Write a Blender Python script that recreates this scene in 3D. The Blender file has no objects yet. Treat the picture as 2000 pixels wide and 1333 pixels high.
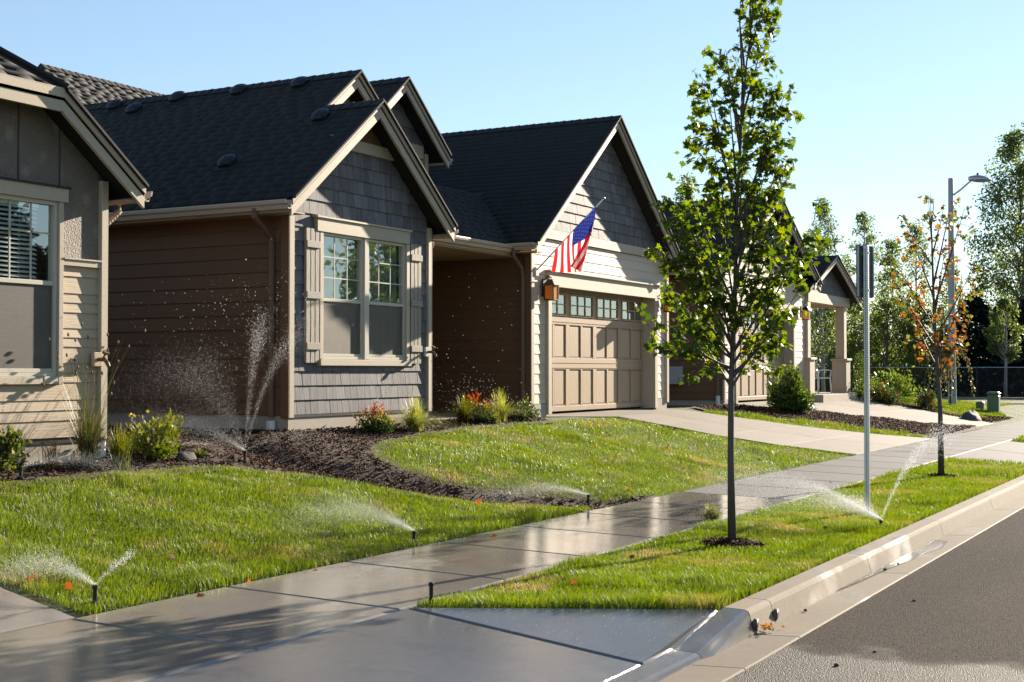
import bpy, math, random
import numpy as np
from mathutils import Matrix, Vector

# ------------------------------------------------------------------ camera, sky, sun, exposure
scene = bpy.context.scene
COL = scene.collection
RNG = np.random.default_rng(7)
random.seed(7)
FPX = 2620.0                       # focal length in photo pixels (2000 wide)
HEAD = math.radians(29.1)          # angle between the view and the street (+X runs along the street)
PITCH = math.atan(58.5 / FPX)
CAMZ = 1.75
fh = Vector((math.cos(HEAD), math.sin(HEAD), 0)); rt = Vector((math.sin(HEAD), -math.cos(HEAD), 0)); zz = Vector((0, 0, 1))
fw = fh * math.cos(PITCH) + zz * math.sin(PITCH); up = zz * math.cos(PITCH) - fh * math.sin(PITCH)
cam_data = bpy.data.cameras.new('camera'); cam = bpy.data.objects.new('camera', cam_data); COL.objects.link(cam)
cam_data.sensor_width = 36; cam_data.lens = FPX / 2000 * 36; cam_data.clip_start = 0.1; cam_data.clip_end = 3000
cam.matrix_world = Matrix(((rt.x, up.x, -fw.x, 0), (rt.y, up.y, -fw.y, 0), (rt.z, up.z, -fw.z, CAMZ), (0, 0, 0, 1)))
scene.camera = cam
SUN_AZ = math.radians(11.5)        # sun stands this far to the street side of the +X direction
SUN_EL = math.radians(17.5)
sun_dir = Vector((math.cos(SUN_EL) * math.cos(SUN_AZ), -math.cos(SUN_EL) * math.sin(SUN_AZ), math.sin(SUN_EL)))
world = bpy.data.worlds.new('World'); scene.world = world; world.use_nodes = True
wn = world.node_tree; wn.nodes.clear()
sky = wn.nodes.new('ShaderNodeTexSky'); sky.sky_type = 'NISHITA'; sky.sun_disc = False
sky.sun_elevation = SUN_EL; sky.sun_rotation = math.radians(90.0) + SUN_AZ
sky.air_density = 1.0; sky.dust_density = 0.05; sky.ozone_density = 3.0; sky.altitude = 50
bg = wn.nodes.new('ShaderNodeBackground'); bg.inputs['Strength'].default_value = 0.080
wo = wn.nodes.new('ShaderNodeOutputWorld')
gm = wn.nodes.new('ShaderNodeGamma'); gm.inputs['Gamma'].default_value = 0.75      # a soft, even sky
wn.links.new(sky.outputs[0], gm.inputs[0]); wn.links.new(gm.outputs[0], bg.inputs[0]); wn.links.new(bg.outputs[0], wo.inputs[0])
sl = bpy.data.lights.new('sun', 'SUN'); sl.energy = 5.0; sl.angle = math.radians(0.5); sl.color = (1.0, 0.87, 0.70)
so = bpy.data.objects.new('sun', sl); COL.objects.link(so)
so.rotation_euler = sun_dir.to_track_quat('Z', 'Y').to_euler(); so.location = (40, -10, 30)
vs = scene.view_settings; vs.view_transform = 'Standard'; vs.look = 'None'; vs.gamma = 1.0; vs.exposure = 1.85; vs.use_curve_mapping = False
scene.cycles.max_bounces = 8; scene.cycles.transparent_max_bounces = 16; scene.cycles.sample_clamp_indirect = 6
scene.cycles.use_denoising = True

# ------------------------------------------------------------------ helpers: objects
def link(o, parent=None, loc=None):
    COL.objects.link(o)
    if parent is not None:
        o.parent = parent
        if parent.get('_root'):
            o.matrix_parent_inverse = Matrix.Translation(-parent.location)
    return o

def thing(name, label, cat, loc=(0, 0, 0), group=None, kind=None):
    o = bpy.data.objects.new(name, None); COL.objects.link(o); o.empty_display_size = 0.2
    o.location = loc; o['_root'] = 1
    if label: o['label'] = label
    if cat: o['category'] = cat
    if group: o['group'] = group
    if kind: o['kind'] = kind
    return o

def tag(o, label=None, cat=None, group=None, kind=None):
    if label: o['label'] = label
    if cat: o['category'] = cat
    if group: o['group'] = group
    if kind: o['kind'] = kind
    return o

class MB:
    """collects shapes, then links them as one mesh object (world coordinates)"""
    def __init__(self): self.v = []; self.f = []; self.mi = []; self.cur = 0
    def add(self, vs, fs):
        b = len(self.v); self.v += [tuple(p) for p in vs]; self.f += [tuple(b + i for i in f) for f in fs]; self.mi += [self.cur] * len(fs); return self
    def box(self, x0, x1, y0, y1, z0, z1):
        return self.add([(x0, y0, z0), (x1, y0, z0), (x1, y1, z0), (x0, y1, z0), (x0, y0, z1), (x1, y0, z1), (x1, y1, z1), (x0, y1, z1)],
                        [(3, 2, 1, 0), (4, 5, 6, 7), (0, 1, 5, 4), (1, 2, 6, 5), (2, 3, 7, 6), (3, 0, 4, 7)])
    def bbox(self, x0, x1, y0, y1, z0, z1, b=.006):
        """box with chamfered edges"""
        xs, ys, zs = (x0, x1), (y0, y1), (z0, z1); V = []; idx = {}
        for i in (0, 1):
            for j in (0, 1):
                for k in (0, 1):
                    sx = b if i == 0 else -b; sy = b if j == 0 else -b; sz = b if k == 0 else -b
                    for a in range(3):
                        idx[(i, j, k, a)] = len(V)
                        V.append((xs[i] + (0 if a == 0 else sx), ys[j] + (0 if a == 1 else sy), zs[k] + (0 if a == 2 else sz)))
        F = []
        for a in range(3):
            o = [q for q in range(3) if q != a]
            for s in (0, 1):
                loop = []
                for c in ((0, 0), (1, 0), (1, 1), (0, 1)):
                    k = [0, 0, 0]; k[a] = s; k[o[0]] = c[0]; k[o[1]] = c[1]; loop.append(idx[(*k, a)])
                flip = (s == 0) ^ (a == 1); F.append(tuple(loop[::-1]) if flip else tuple(loop))
        for a in range(3):
            o = [q for q in range(3) if q != a]
            for c in ((0, 0), (1, 0), (1, 1), (0, 1)):
                k0 = [0, 0, 0]; k0[o[0]] = c[0]; k0[o[1]] = c[1]; k1 = list(k0); k1[a] = 1
                F.append((idx[(*k0, o[0])], idx[(*k1, o[0])], idx[(*k1, o[1])], idx[(*k0, o[1])]))
        for i in (0, 1):
            for j in (0, 1):
                for k in (0, 1): F.append((idx[(i, j, k, 0)], idx[(i, j, k, 1)], idx[(i, j, k, 2)]))
        return self.add(V, F)
    def prism(self, poly, d):
        """poly: 3D points of a planar polygon; extruded by vector d"""
        n = len(poly); d = Vector(d); P = [Vector(p) for p in poly]
        return self.add(P + [p + d for p in P], [tuple(range(n))[::-1], tuple(range(n, 2 * n))] + [(i, (i + 1) % n, n + (i + 1) % n, n + i) for i in range(n)])
    def tube(self, pts, r, n=8, caps=True):
        P = [Vector(p) for p in pts]; R = r if isinstance(r, (list, tuple)) else [r] * len(P); b = len(self.v); V = []
        for i, p in enumerate(P):
            t = (P[min(i + 1, len(P) - 1)] - P[max(i - 1, 0)]).normalized()
            a = Vector((0, 0, 1)) if abs(t.z) < .9 else Vector((1, 0, 0))
            u = t.cross(a).normalized(); w = t.cross(u)
            for k in range(n):
                q = 2 * math.pi * k / n; V.append(p + (u * math.cos(q) + w * math.sin(q)) * R[i])
        F = [(i * n + k, i * n + (k + 1) % n, (i + 1) * n + (k + 1) % n, (i + 1) * n + k) for i in range(len(P) - 1) for k in range(n)]
        if caps: F += [tuple(range(n))[::-1], tuple(range((len(P) - 1) * n, len(P) * n))]
        return self.add(V, F)
    def lathe(self, c, prof, n=16):
        V = []; c = Vector(c)
        for r, z in prof:
            for k in range(n):
                q = 2 * math.pi * k / n; V.append(c + Vector((r * math.cos(q), r * math.sin(q), z)))
        m = len(prof)
        F = [(i * n + k, i * n + (k + 1) % n, (i + 1) * n + (k + 1) % n, (i + 1) * n + k) for i in range(m - 1) for k in range(n)]
        F += [tuple(range(n))[::-1], tuple(range((m - 1) * n, m * n))]
        return self.add(V, F)
    def build(self, name, mat, parent=None, smooth=False):
        me = bpy.data.meshes.new(name); me.from_pydata(self.v, [], self.f)
        mats = mat if isinstance(mat, (list, tuple)) else [mat]
        for m in mats: me.materials.append(MAT[m])
        if len(mats) > 1: me.polygons.foreach_set('material_index', self.mi)
        if smooth: me.polygons.foreach_set('use_smooth', [True] * len(me.polygons))
        me.update()
        return link(bpy.data.objects.new(name, me), parent)

def fast_mesh(name, V, T, mat, parent=None, attr=None, smooth=False):
    """triangles from numpy arrays; attr = one random number per vertex, read by the materials"""
    me = bpy.data.meshes.new(name); V = np.ascontiguousarray(V, np.float32); T = np.ascontiguousarray(T, np.int32)
    me.vertices.add(len(V)); me.vertices.foreach_set('co', V.ravel())
    me.loops.add(T.size); me.loops.foreach_set('vertex_index', T.ravel())
    me.polygons.add(len(T)); me.polygons.foreach_set('loop_start', np.arange(0, T.size, 3, dtype=np.int32))
    if smooth: me.polygons.foreach_set('use_smooth', np.ones(len(T), bool))
    if attr is not None:
        a = me.attributes.new('rnd', 'FLOAT', 'POINT'); a.data.foreach_set('value', np.ascontiguousarray(attr, np.float32))
    me.materials.append(MAT[mat]); me.update(); me.validate()
    return link(bpy.data.objects.new(name, me), parent)

# ------------------------------------------------------------------ materials
MAT = {}
class NT:
    def __init__(self, name):
        m = bpy.data.materials.new(name); m.use_nodes = True; MAT[name] = m; self.t = m.node_tree; self.t.nodes.clear()
        self.out = self.n('OutputMaterial')
        self.b = self.n('BsdfPrincipled'); self.l(self.b.outputs[0], self.out.inputs[0])
    def n(self, kind, **kw):
        x = self.t.nodes.new('ShaderNode' + kind)
        for k, v in kw.items(): setattr(x, k, v)
        return x
    def l(self, a, b): self.t.links.new(a, b)
    def coord(self, scale=(1, 1, 1)):
        if not hasattr(self, 'tc'): self.tc = self.n('TexCoord')
        mp = self.n('Mapping'); mp.inputs['Scale'].default_value = scale; self.l(self.tc.outputs['Object'], mp.inputs[0]); return mp.outputs[0]
    def noise(self, scale, detail=4, sc=(1, 1, 1), rough=.55):
        x = self.n('TexNoise'); x.inputs['Scale'].default_value = scale; x.inputs['Detail'].default_value = detail; x.inputs['Roughness'].default_value = rough
        self.l(self.coord(sc), x.inputs['Vector']); return x.outputs['Fac']
    def ramp(self, fac, stops):
        r = self.n('ValToRGB'); e = r.color_ramp.elements
        while len(e) < len(stops): e.new(.5)
        for q, (p, c) in zip(e, stops): q.position = p; q.color = (*c, 1) if len(c) == 3 else c
        self.l(fac, r.inputs[0]); return r.outputs[0]
    def math(self, op, a, b=None, clamp=False):
        x = self.n('Math', operation=op); x.use_clamp = clamp
        for i, q in enumerate((a, b)):
            if q is None: continue
            if isinstance(q, (int, float)): x.inputs[i].default_value = q
            else: self.l(q, x.inputs[i])
        return x.outputs[0]
    def mix(self, fac, a, b, mode='MIX'):
        x = self.n('MixRGB', blend_type=mode)
        for i, q in enumerate((fac, a, b)):
            if isinstance(q, (int, float)): x.inputs[i].default_value = q
            elif isinstance(q, tuple): x.inputs[i].default_value = (*q, 1)
            else: self.l(q, x.inputs[i])
        return x.outputs[0]
    def bump(self, h, strength=.3, dist=.01, prev=None):
        x = self.n('Bump'); x.inputs['Strength'].default_value = strength; x.inputs['Distance'].default_value = dist
        self.l(h, x.inputs['Height'])
        if prev is not None: self.l(prev, x.inputs['Normal'])
        self.l(x.outputs[0], self.b.inputs['Normal']); return x.outputs[0]
    def set(self, key, v):
        i = self.b.inputs[key]
        if hasattr(v, 'default_value') or hasattr(v, 'links'): self.l(v, i)
        elif isinstance(v, tuple): i.default_value = (*v, 1) if len(v) == 3 else v
        else: i.default_value = v
    def objrand(self): return self.n('ObjectInfo').outputs['Random']
    def attr(self, name='rnd'):
        a = self.n('Attribute'); a.attribute_name = name; return a.outputs['Fac']

def sc(c, k): return tuple(min(1, x * k) for x in c)

def paint(name, c, rough=.6, var=.10, grain=None, bump=.25, piece=.06, spec=.18):
    m = NT(name); m.b.inputs['Specular IOR Level'].default_value = spec; n1 = m.noise(1.3, 5); n2 = m.noise(28, 4, grain or (1, 1, 1))
    col = m.mix(n1, sc(c, 1 - var), sc(c, 1 + var))
    col = m.mix(m.math('MULTIPLY', n2, .35), col, sc(c, 1 - 2.2 * var))
    r = m.math('ADD', m.math('MULTIPLY', m.objrand(), 2 * piece), 1 - piece)
    h = m.n('HueSaturation'); m.l(r, h.inputs['Value']); m.l(col, h.inputs['Color']); m.set('Base Color', h.outputs[0])
    m.set('Roughness', rough); m.bump(m.noise(60, 5, grain or (1, 1, 1)), bump, .006); return m

paint('trim', (.38, .325, .25), .55, .07, (.6, 1, 3), .25)
paint('siding_tan', (.38, .305, .225), .6, .08, (.10, 1, 1.6), .55)
paint('siding_cream', (.50, .42, .335), .6, .10, (.10, 1, 1.6), .6, .06, .3)
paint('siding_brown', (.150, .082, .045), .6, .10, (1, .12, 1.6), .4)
paint('soffit', (.34, .24, .16), .6, .08)
paint('door_paint', (.34, .25, .165), .5, .07, (1, 1, .12), .4)
paint('gutter_metal', (.42, .36, .28), .35, .05, None, .05)
paint('downspout_metal', (.14, .088, .058), .4, .05, None, .05)
paint('foundation', (.36, .32, .27), .85, .14, None, .5)
paint('white_plastic', (.66, .66, .66), .4, .05, None, .1)
paint('grey_plastic', (.36, .37, .39), .45, .05, None, .1)
paint('black_metal', (.02, .02, .022), .45, .1, None, .2)
paint('brass', (.14, .08, .045), .4, .1, None, .2)
paint('green_box', (.11, .16, .11), .5, .08, None, .15)
paint('blue_plastic', (.02, .05, .25), .45, .05, None, .1)
paint('hood_metal', (.018, .020, .032), .38, .08, None, .1)
paint('rock', (.07, .068, .066), .8, .3, None, .8)
paint('vinyl', (.44, .41, .35), .4, .04, None, .08)
paint('interior', (.10, .095, .09), .9, .1)
paint('blind', (.80, .80, .78), .5, .04)
paint('shaded_sign_back', (.11, .112, .118), .55, .08)  # dark matte grey puts the metal plate's shade into its colour
paint('shutter_paint', (.25, .225, .185), .6, .1, (1, 1, .15), .5)
paint('lamp_pole', (.34, .35, .36), .6, .08)

def stucco():
    m = NT('stucco'); n1 = m.noise(3, 4); n2 = m.noise(70, 5)
    m.set('Base Color', m.mix(n1, (.15, .128, .105), (.21, .18, .15)))
    v = m.n('TexVoronoi'); v.inputs['Scale'].default_value = 4.2; m.l(m.coord((1, 1, .8)), v.inputs['Vector'])
    flat = m.ramp(v.outputs['Distance'], [(.16, (0, 0, 0)), (.30, (1, 1, 1))])
    m.set('Roughness', .7); m.bump(m.math('MULTIPLY', n2, flat), 1.0, .03)
stucco()

def shake():
    m = NT('shake'); r = m.objrand()
    st = m.noise(30, 5, (1, 1, .035), .7); st2 = m.noise(8, 3, (1, 1, .05))
    c = m.ramp(st, [(.25, (.058, .062, .073)), (.5, (.120, .124, .138)), (.75, (.190, .190, .198))])
    c = m.mix(m.math('MULTIPLY', st2, .35), c, (.15, .11, .09))
    h = m.n('HueSaturation'); m.l(m.math('ADD', m.math('MULTIPLY', r, .45), .78), h.inputs['Value']); m.l(c, h.inputs['Color'])
    m.set('Base Color', h.outputs[0]); m.set('Roughness', .65); m.b.inputs['Specular IOR Level'].default_value = .12; m.bump(st, .6, .006)
shake()

def shingle():
    m = NT('shingle'); r = m.objrand(); a = m.attr()
    n = m.noise(240, 3); n2 = m.noise(2.2, 4)
    c = m.mix(n, (.003, .003, .0035), (.016, .015, .0148))
    v = m.math('ADD', m.math('MULTIPLY', m.math('ADD', r, a), .22), .66); v = m.math('MULTIPLY', v, m.math('ADD', m.math('MULTIPLY', n2, .5), .75))
    h = m.n('HueSaturation'); m.l(v, h.inputs['Value']); m.l(c, h.inputs['Color'])
    m.set('Base Color', h.outputs[0]); m.set('Roughness', .85); m.bump(n, .5, .004)
shingle()

def concrete(name, base, wet_lo, wet_hi, broom=(40, 2, 2), wetdark=.6, dryrough=.75, wr=(.03, .17), bs=.16):
    m = NT(name); n1 = m.noise(.8, 6); n2 = m.noise(9, 5); n3 = m.noise(160, 3); br = m.noise(9, 3, broom)
    c = m.mix(n1, sc(base, .80), sc(base, 1.15)); c = m.mix(m.math('MULTIPLY', n2, .5), c, sc(base, .72))
    c = m.mix(m.ramp(n3, [(.28, (1, 1, 1)), (.36, (0, 0, 0))]), c, sc(base, .35)); c = m.mix(m.ramp(m.noise(2.6, 7, (1, 1, 1), .7), [(.56, (0, 0, 0)), (.70, (.55,) * 3)]), c, sc(base, .55))
    vo = m.n('ObjectInfo').outputs['Random']; hs = m.n('HueSaturation'); m.l(m.math('ADD', m.math('MULTIPLY', vo, .16), .92), hs.inputs['Value']); m.l(c, hs.inputs['Color']); c = hs.outputs[0]
    w = m.noise(.55, 4, (1, 1.4, 1)); wet = m.ramp(w, [(wet_lo, (0, 0, 0)), (wet_hi, (1, 1, 1))])
    m.set('Base Color', m.mix(wet, c, m.mix(1.0, c, (wetdark,) * 3, 'MULTIPLY')))
    rw = m.ramp(m.noise(3.0, 4), [(.35, (wr[0],) * 3), (.7, (wr[1],) * 3)])
    m.set('Roughness', m.mix(wet, (dryrough,) * 3, rw))
    m.set('Specular IOR Level', m.mix(wet, (.12,) * 3, (.5,) * 3))
    b1 = m.bump(br, bs, .004); m.bump(n3, bs * .8, .003, b1); return m
concrete('concrete_wet', (.31, .28, .245), .27, .40, (2, 40, 2), .68, bs=.06)
concrete('concrete_apron', (.21, .205, .21), .22, .38, (2, 45, 2), .60, .5)
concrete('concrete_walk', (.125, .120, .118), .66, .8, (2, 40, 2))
concrete('concrete_dry', (.235, .208, .175), .70, .80, (2, 40, 2))
concrete('concrete_kerb', (.20, .168, .13), .58, .70, (3, 30, 30), .6, .8, (.22, .5), .5)

def asphalt():
    m = NT('asphalt'); v = m.n('TexVoronoi'); v.inputs['Scale'].default_value = 110; m.l(m.coord(), v.inputs['Vector'])
    n1 = m.noise(.7, 5); n2 = m.noise(300, 2)
    c = m.mix(v.outputs['Color'], (.026, .022, .020), (.135, .115, .099)); c = m.mix(m.math('MULTIPLY', n1, .5), c, (.054, .047, .042)); c = m.mix(m.ramp(m.noise(.35, 6, (.25, 1, 1)), [(.5, (0, 0, 0)), (.75, (.5,) * 3)]), c, (.030, .027, .025))
    sx = m.n('SeparateXYZ'); m.l(m.coord(), sx.inputs[0])
    edge = m.math('ADD', sx.outputs[0], m.math('MULTIPLY', m.noise(1.6, 5), 1.6))
    wet = m.ramp(m.math('MULTIPLY', edge, .1), [(.895, (1, 1, 1)), (.925, (0, 0, 0))])
    m.set('Base Color', m.mix(wet, c, m.mix(1.0, c, (.55,) * 3, 'MULTIPLY'))); m.set('Roughness', m.mix(wet, (.95,) * 3, (.58,) * 3)); m.set('Specular IOR Level', m.mix(wet, (.03,) * 3, (.12,) * 3))
    m.bump(m.math('SUBTRACT', 1.0, v.outputs['Distance']), 1.0, .012)
asphalt()

def ground_mat(name, c0, c1, s=9):
    m = NT(name); m.set('Base Color', m.mix(m.noise(s, 6), c0, c1)); m.set('Roughness', .95); m.bump(m.noise(60, 4), .8, .02)
ground_mat('thatch', (.035, .045, .014), (.10, .11, .035))
ground_mat('mulch_base', (.018, .010, .007), (.06, .033, .022), 30)
ground_mat('gravel_soil', (.07, .062, .055), (.20, .18, .165), 60)

def foliage(name, stops, trans=.45, rough=.45, noise=None, spec=.5, tv=1.75):
    m = NT(name); a = m.attr(); c = m.ramp(a, stops)
    if noise:
        n = m.noise(noise[0], 4); c = m.mix(m.ramp(n, [(noise[2], (0, 0, 0)), (noise[3], (1, 1, 1))]), c, noise[1])
    m.set('Base Color', c); m.set('Roughness', rough); m.b.inputs['Specular IOR Level'].default_value = spec
    tr = m.n('BsdfTranslucent'); hs = m.n('HueSaturation'); hs.inputs['Saturation'].default_value = 1.15; hs.inputs['Value'].default_value = tv; m.l(c, hs.inputs['Color']); m.l(hs.outputs[0], tr.inputs['Color'])
    mx = m.n('MixShader'); mx.inputs[0].default_value = trans; m.l(m.b.outputs[0], mx.inputs[1]); m.l(tr.outputs[0], mx.inputs[2]); m.l(mx.outputs[0], m.out.inputs[0]); return m
foliage('grass_blade', [(0, (.050, .085, .009)), (.45, (.112, .160, .017)), (.85, (.185, .22, .028)), (1, (.28, .24, .08))], .42, .45, (1.1, (.24, .20, .065), .55, .70), .25, 1.45)
foliage('maple_leaf', [(0, (.026, .048, .008)), (.5, (.068, .10, .014)), (.93, (.13, .155, .02)), (1, (.22, .17, .02))], .56, .42, None, .35, 1.6)
foliage('autumn_leaf', [(0, (.17, .04, .018)), (.4, (.21, .075, .03)), (.58, (.20, .12, .03)), (.75, (.13, .13, .03)), (1, (.06, .09, .018))], .42, .55)
foliage('poplar_leaf', [(0, (.045, .07, .02)), (.6, (.09, .12, .035)), (1, (.15, .17, .05))], .55, .5)
foliage('bush_leaf', [(0, (.035, .055, .010)), (.6, (.08, .11, .02)), (1, (.15, .16, .035))], .5, .5)
foliage('lime_leaf', [(0, (.05, .075, .012)), (.5, (.12, .14, .018)), (.85, (.19, .18, .03)), (1, (.22, .11, .03))], .42, .5, None, .3, 1.4)
foliage('carex', [(0, (.14, .18, .03)), (.5, (.26, .28, .06)), (1, (.42, .38, .12))], .4, .45)
foliage('reed', [(0, (.03, .05, .012)), (.55, (.07, .085, .025)), (1, (.20, .11, .045))], .35, .5)
foliage('nandina', [(0, (.025, .05, .012)), (.45, (.08, .10, .02)), (.6, (.22, .17, .03)), (.75, (.25, .085, .02)), (1, (.27, .045, .02))], .4, .5, None, .3, 1.4)
foliage('conifer', [(0, (.03, .055, .012)), (.6, (.075, .115, .02)), (1, (.16, .19, .035))], .35, .5)
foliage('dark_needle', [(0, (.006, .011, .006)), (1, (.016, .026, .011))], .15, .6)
foliage('rose_leaf', [(0, (.02, .045, .012)), (.7, (.06, .09, .02)), (.9, (.10, .10, .03)), (.93, (.35, .02, .03)), (1, (.40, .03, .04))], .35, .4)
foliage('mulch_chip', [(0, (.012, .0065, .0045)), (.5, (.038, .019, .012)), (.85, (.075, .036, .022)), (1, (.16, .10, .075))], .0, .85, None, .05)

def bark(name, c0, c1):
    m = NT(name); n = m.noise(20, 5, (3, 3, .5)); m.set('Base Color', m.mix(n, c0, c1)); m.set('Roughness', .7); m.bump(n, .6, .01)
bark('bark_dark', (.035, .028, .024), (.12, .095, .078)); bark('bark_pale', (.13, .12, .11), (.36, .34, .31))

def cloth(name, c):
    m = NT(name); n = m.noise(400, 2); m.set('Base Color', m.mix(n, sc(c, .85), c)); m.set('Roughness', .6)
    tr = m.n('BsdfTranslucent'); tr.inputs['Color'].default_value = (*c, 1)
    mx = m.n('MixShader'); mx.inputs[0].default_value = .4; m.l(m.b.outputs[0], mx.inputs[1]); m.l(tr.outputs[0], mx.inputs[2]); m.l(mx.outputs[0], m.out.inputs[0])
cloth('flag_red', (.60, .018, .03)); cloth('flag_white', (.80, .77, .70)); cloth('flag_blue', (.012, .018, .17)); cloth('curtain', (.30, .36, .33))

def glass():
    m = NT('window_glass'); m.t.nodes.remove(m.b)
    g = m.n('BsdfGlossy'); g.inputs['Roughness'].default_value = .015; g.inputs['Color'].default_value = (.95, 1, .98, 1)
    t = m.n('BsdfTransparent'); t.inputs['Color'].default_value = (.93, .97, .95, 1)
    lw = m.n('LayerWeight'); lw.inputs['Blend'].default_value = .5
    b = m.n('Bump'); b.inputs['Strength'].default_value = .05; b.inputs['Distance'].default_value = .01; m.l(m.noise(3, 2), b.inputs['Height']); m.l(b.outputs[0], g.inputs['Normal'])
    f = m.math('ADD', m.math('MULTIPLY', lw.outputs['Fresnel'], 1.0), .14, True)
    f = m.math('MULTIPLY', f, m.math('SUBTRACT', 1.0, m.n('NewGeometry').outputs['Backfacing']))
    mx = m.n('MixShader'); m.l(f, mx.inputs[0]); m.l(t.outputs[0], mx.inputs[1]); m.l(g.outputs[0], mx.inputs[2]); m.l(mx.outputs[0], m.out.inputs[0])
glass()

def screen():
    m = NT('insect_screen'); n = m.noise(300, 2); m.set('Base Color', m.mix(n, (.055, .050, .044), (.16, .138, .112))); m.set('Roughness', .55)
    t = m.n('BsdfTransparent'); mx = m.n('MixShader'); mx.inputs[0].default_value = .62; m.l(t.outputs[0], mx.inputs[1]); m.l(m.b.outputs[0], mx.inputs[2]); m.l(mx.outputs[0], m.out.inputs[0])
screen()

def metal(name, c, rough):
    m = NT(name); n = m.noise(40, 4); m.set('Base Color', m.mix(n, sc(c, .8), c)); m.set('Metallic', .85); m.set('Roughness', rough); m.bump(m.noise(120, 3), .15, .003)
metal('galvanised', (.50, .53, .55), .42); metal('aluminium', (.42, .43, .44), .38)

def amber(name, c):
    m = NT(name); m.set('Base Color', c); m.set('Roughness', .35)
    tr = m.n('BsdfTranslucent'); tr.inputs['Color'].default_value = (*c, 1)
    mx = m.n('MixShader'); mx.inputs[0].default_value = .6; m.l(m.b.outputs[0], mx.inputs[1]); m.l(tr.outputs[0], mx.inputs[2]); m.l(mx.outputs[0], m.out.inputs[0])
amber('amber_glass', (.75, .40, .05)); amber('cream_glass', (.85, .66, .34))

def water_drop():
    m = NT('water_drop'); m.set('Base Color', (.93, .95, .97)); m.set('Roughness', .15)
    tr = m.n('BsdfTranslucent'); tr.inputs['Color'].default_value = (1, 1, 1, 1)
    mx = m.n('MixShader'); mx.inputs[0].default_value = .6; m.l(m.b.outputs[0], mx.inputs[1]); m.l(tr.outputs[0], mx.inputs[2]); m.l(mx.outputs[0], m.out.inputs[0])
water_drop()
def puddle():
    m = NT('puddle_water'); m.set('Base Color', (.05, .045, .04)); m.set('Roughness', .10); m.b.inputs['Specular IOR Level'].default_value = .8
    m.bump(m.noise(38, 4), .9, .03)
puddle()

# ------------------------------------------------------------------ terrain
YG, YK, YS0, YS1, YT = 2.64, 2.97, 4.95, 6.40, 10.3      # gutter edge, kerb face, sidewalk, top of the rise
def vnoise(x, y, s, seed=0):
    """smooth value noise in [-1, 1] on numpy arrays"""
    x = np.asarray(x, float) / s + 37.1 * seed; y = np.asarray(y, float) / s + 11.7 * seed
    xi = np.floor(x); yi = np.floor(y); fx = x - xi; fy = y - yi; fx = fx * fx * (3 - 2 * fx); fy = fy * fy * (3 - 2 * fy)
    def h(a, b):
        q = np.sin(a * 127.1 + b * 311.7 + seed * 17.3) * 43758.5453; return q - np.floor(q)
    return ((h(xi, yi) * (1 - fx) + h(xi + 1, yi) * fx) * (1 - fy) + (h(xi, yi + 1) * (1 - fx) + h(xi + 1, yi + 1) * fx) * fy) * 2 - 1

SWALE = np.array([(11.9, 10.2), (11.7, 9.4), (12.0, 8.5), (12.6, 7.65), (13.5, 6.95), (14.3, 6.45)])
def seg_dist(x, y, P):
    d = np.full(np.shape(x), 1e9)
    for (ax, ay), (bx, by) in zip(P[:-1], P[1:]):
        t = np.clip(((x - ax) * (bx - ax) + (y - ay) * (by - ay)) / ((bx - ax) ** 2 + (by - ay) ** 2), 0, 1)
        d = np.minimum(d, np.hypot(x - ax - t * (bx - ax), y - ay - t * (by - ay)))
    return d
def gz(x, y):
    x = np.asarray(x, float); y = np.asarray(y, float)
    z = np.where(y < YK, 0, np.where(y < 3.15, .15, np.where(y < YS0, .15 + .04 * (y - 3.15) / 1.8, np.where(y < YS1, .19 + .03 * (y - YS0) / 1.45,
        .22 + .2 * (np.clip(y, YS1, YT) - YS1)))))
    far = np.clip((x - 42) / 14, 0, 1); z = np.where(y > YS1, z * (1 - far) + np.minimum(z, .45) * far, z)
    sw = np.exp(-(seg_dist(x, y, SWALE) / .42) ** 2) * np.clip((y - 6.35) / .3, 0, 1); z = z - .14 * sw
    lump = np.clip((y - 6.5) / .6, 0, 1) * np.clip((9.9 - y) / .5, 0, 1)
    return z + lump * (.025 * vnoise(x, y, 1.1, 1) + .012 * vnoise(x, y, .35, 2))
def G(x, y): return float(gz(x, y))

def in_poly(x, y, P):
    P = np.asarray(P); c = np.zeros(np.shape(x), bool); j = len(P) - 1
    for i in range(len(P)):
        xi, yi = P[i]; xj, yj = P[j]
        with np.errstate(divide='ignore', invalid='ignore'):
            c ^= ((yi > y) != (yj > y)) & (x < (xj - xi) * (y - yi) / (yj - yi + 1e-12) + xi)
        j = i
    return c

LAWN1 = [(6.08, 6.44), (6.0, 9.32), (7.9, 9.36), (8.4, 9.32), (9.25, 9.26), (10.28, 9.24), (10.76, 9.12), (11.14, 8.63), (11.47, 8.08), (11.91, 7.61), (12.49, 7.2), (13.1, 6.9), (13.42, 6.44)]
LAWN2 = [(15.05, 6.44), (14.29, 6.74), (13.62, 7.18), (13.13, 7.57), (12.75, 8.05), (12.72, 8.5), (12.9, 9.0), (13.22, 9.31), (13.6, 9.5), (14.22, 9.68), (15.35, 9.86), (16.94, 10.02),
         (18.14, 10.0), (19.33, 10.02), (20.5, 10.0), (21.5, 9.97), (22.0, 9.75), (22.1, 8.97), (22.66, 7.97), (23.38, 7.17), (24.4, 6.44)]
STRIP1 = [(7.47, 4.90), (8.02, 4.02), (8.58, 3.18), (24.5, 3.18), (24.8, 4.90)]
STRIP2 = [(25.6, 9.9), (26.47, 8.97), (27.59, 8.03), (29.48, 6.99), (31.0, 6.44), (31.6, 6.44), (30.33, 7.2), (29.18, 8.26), (27.65, 9.15), (26.3, 9.95)]
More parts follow.
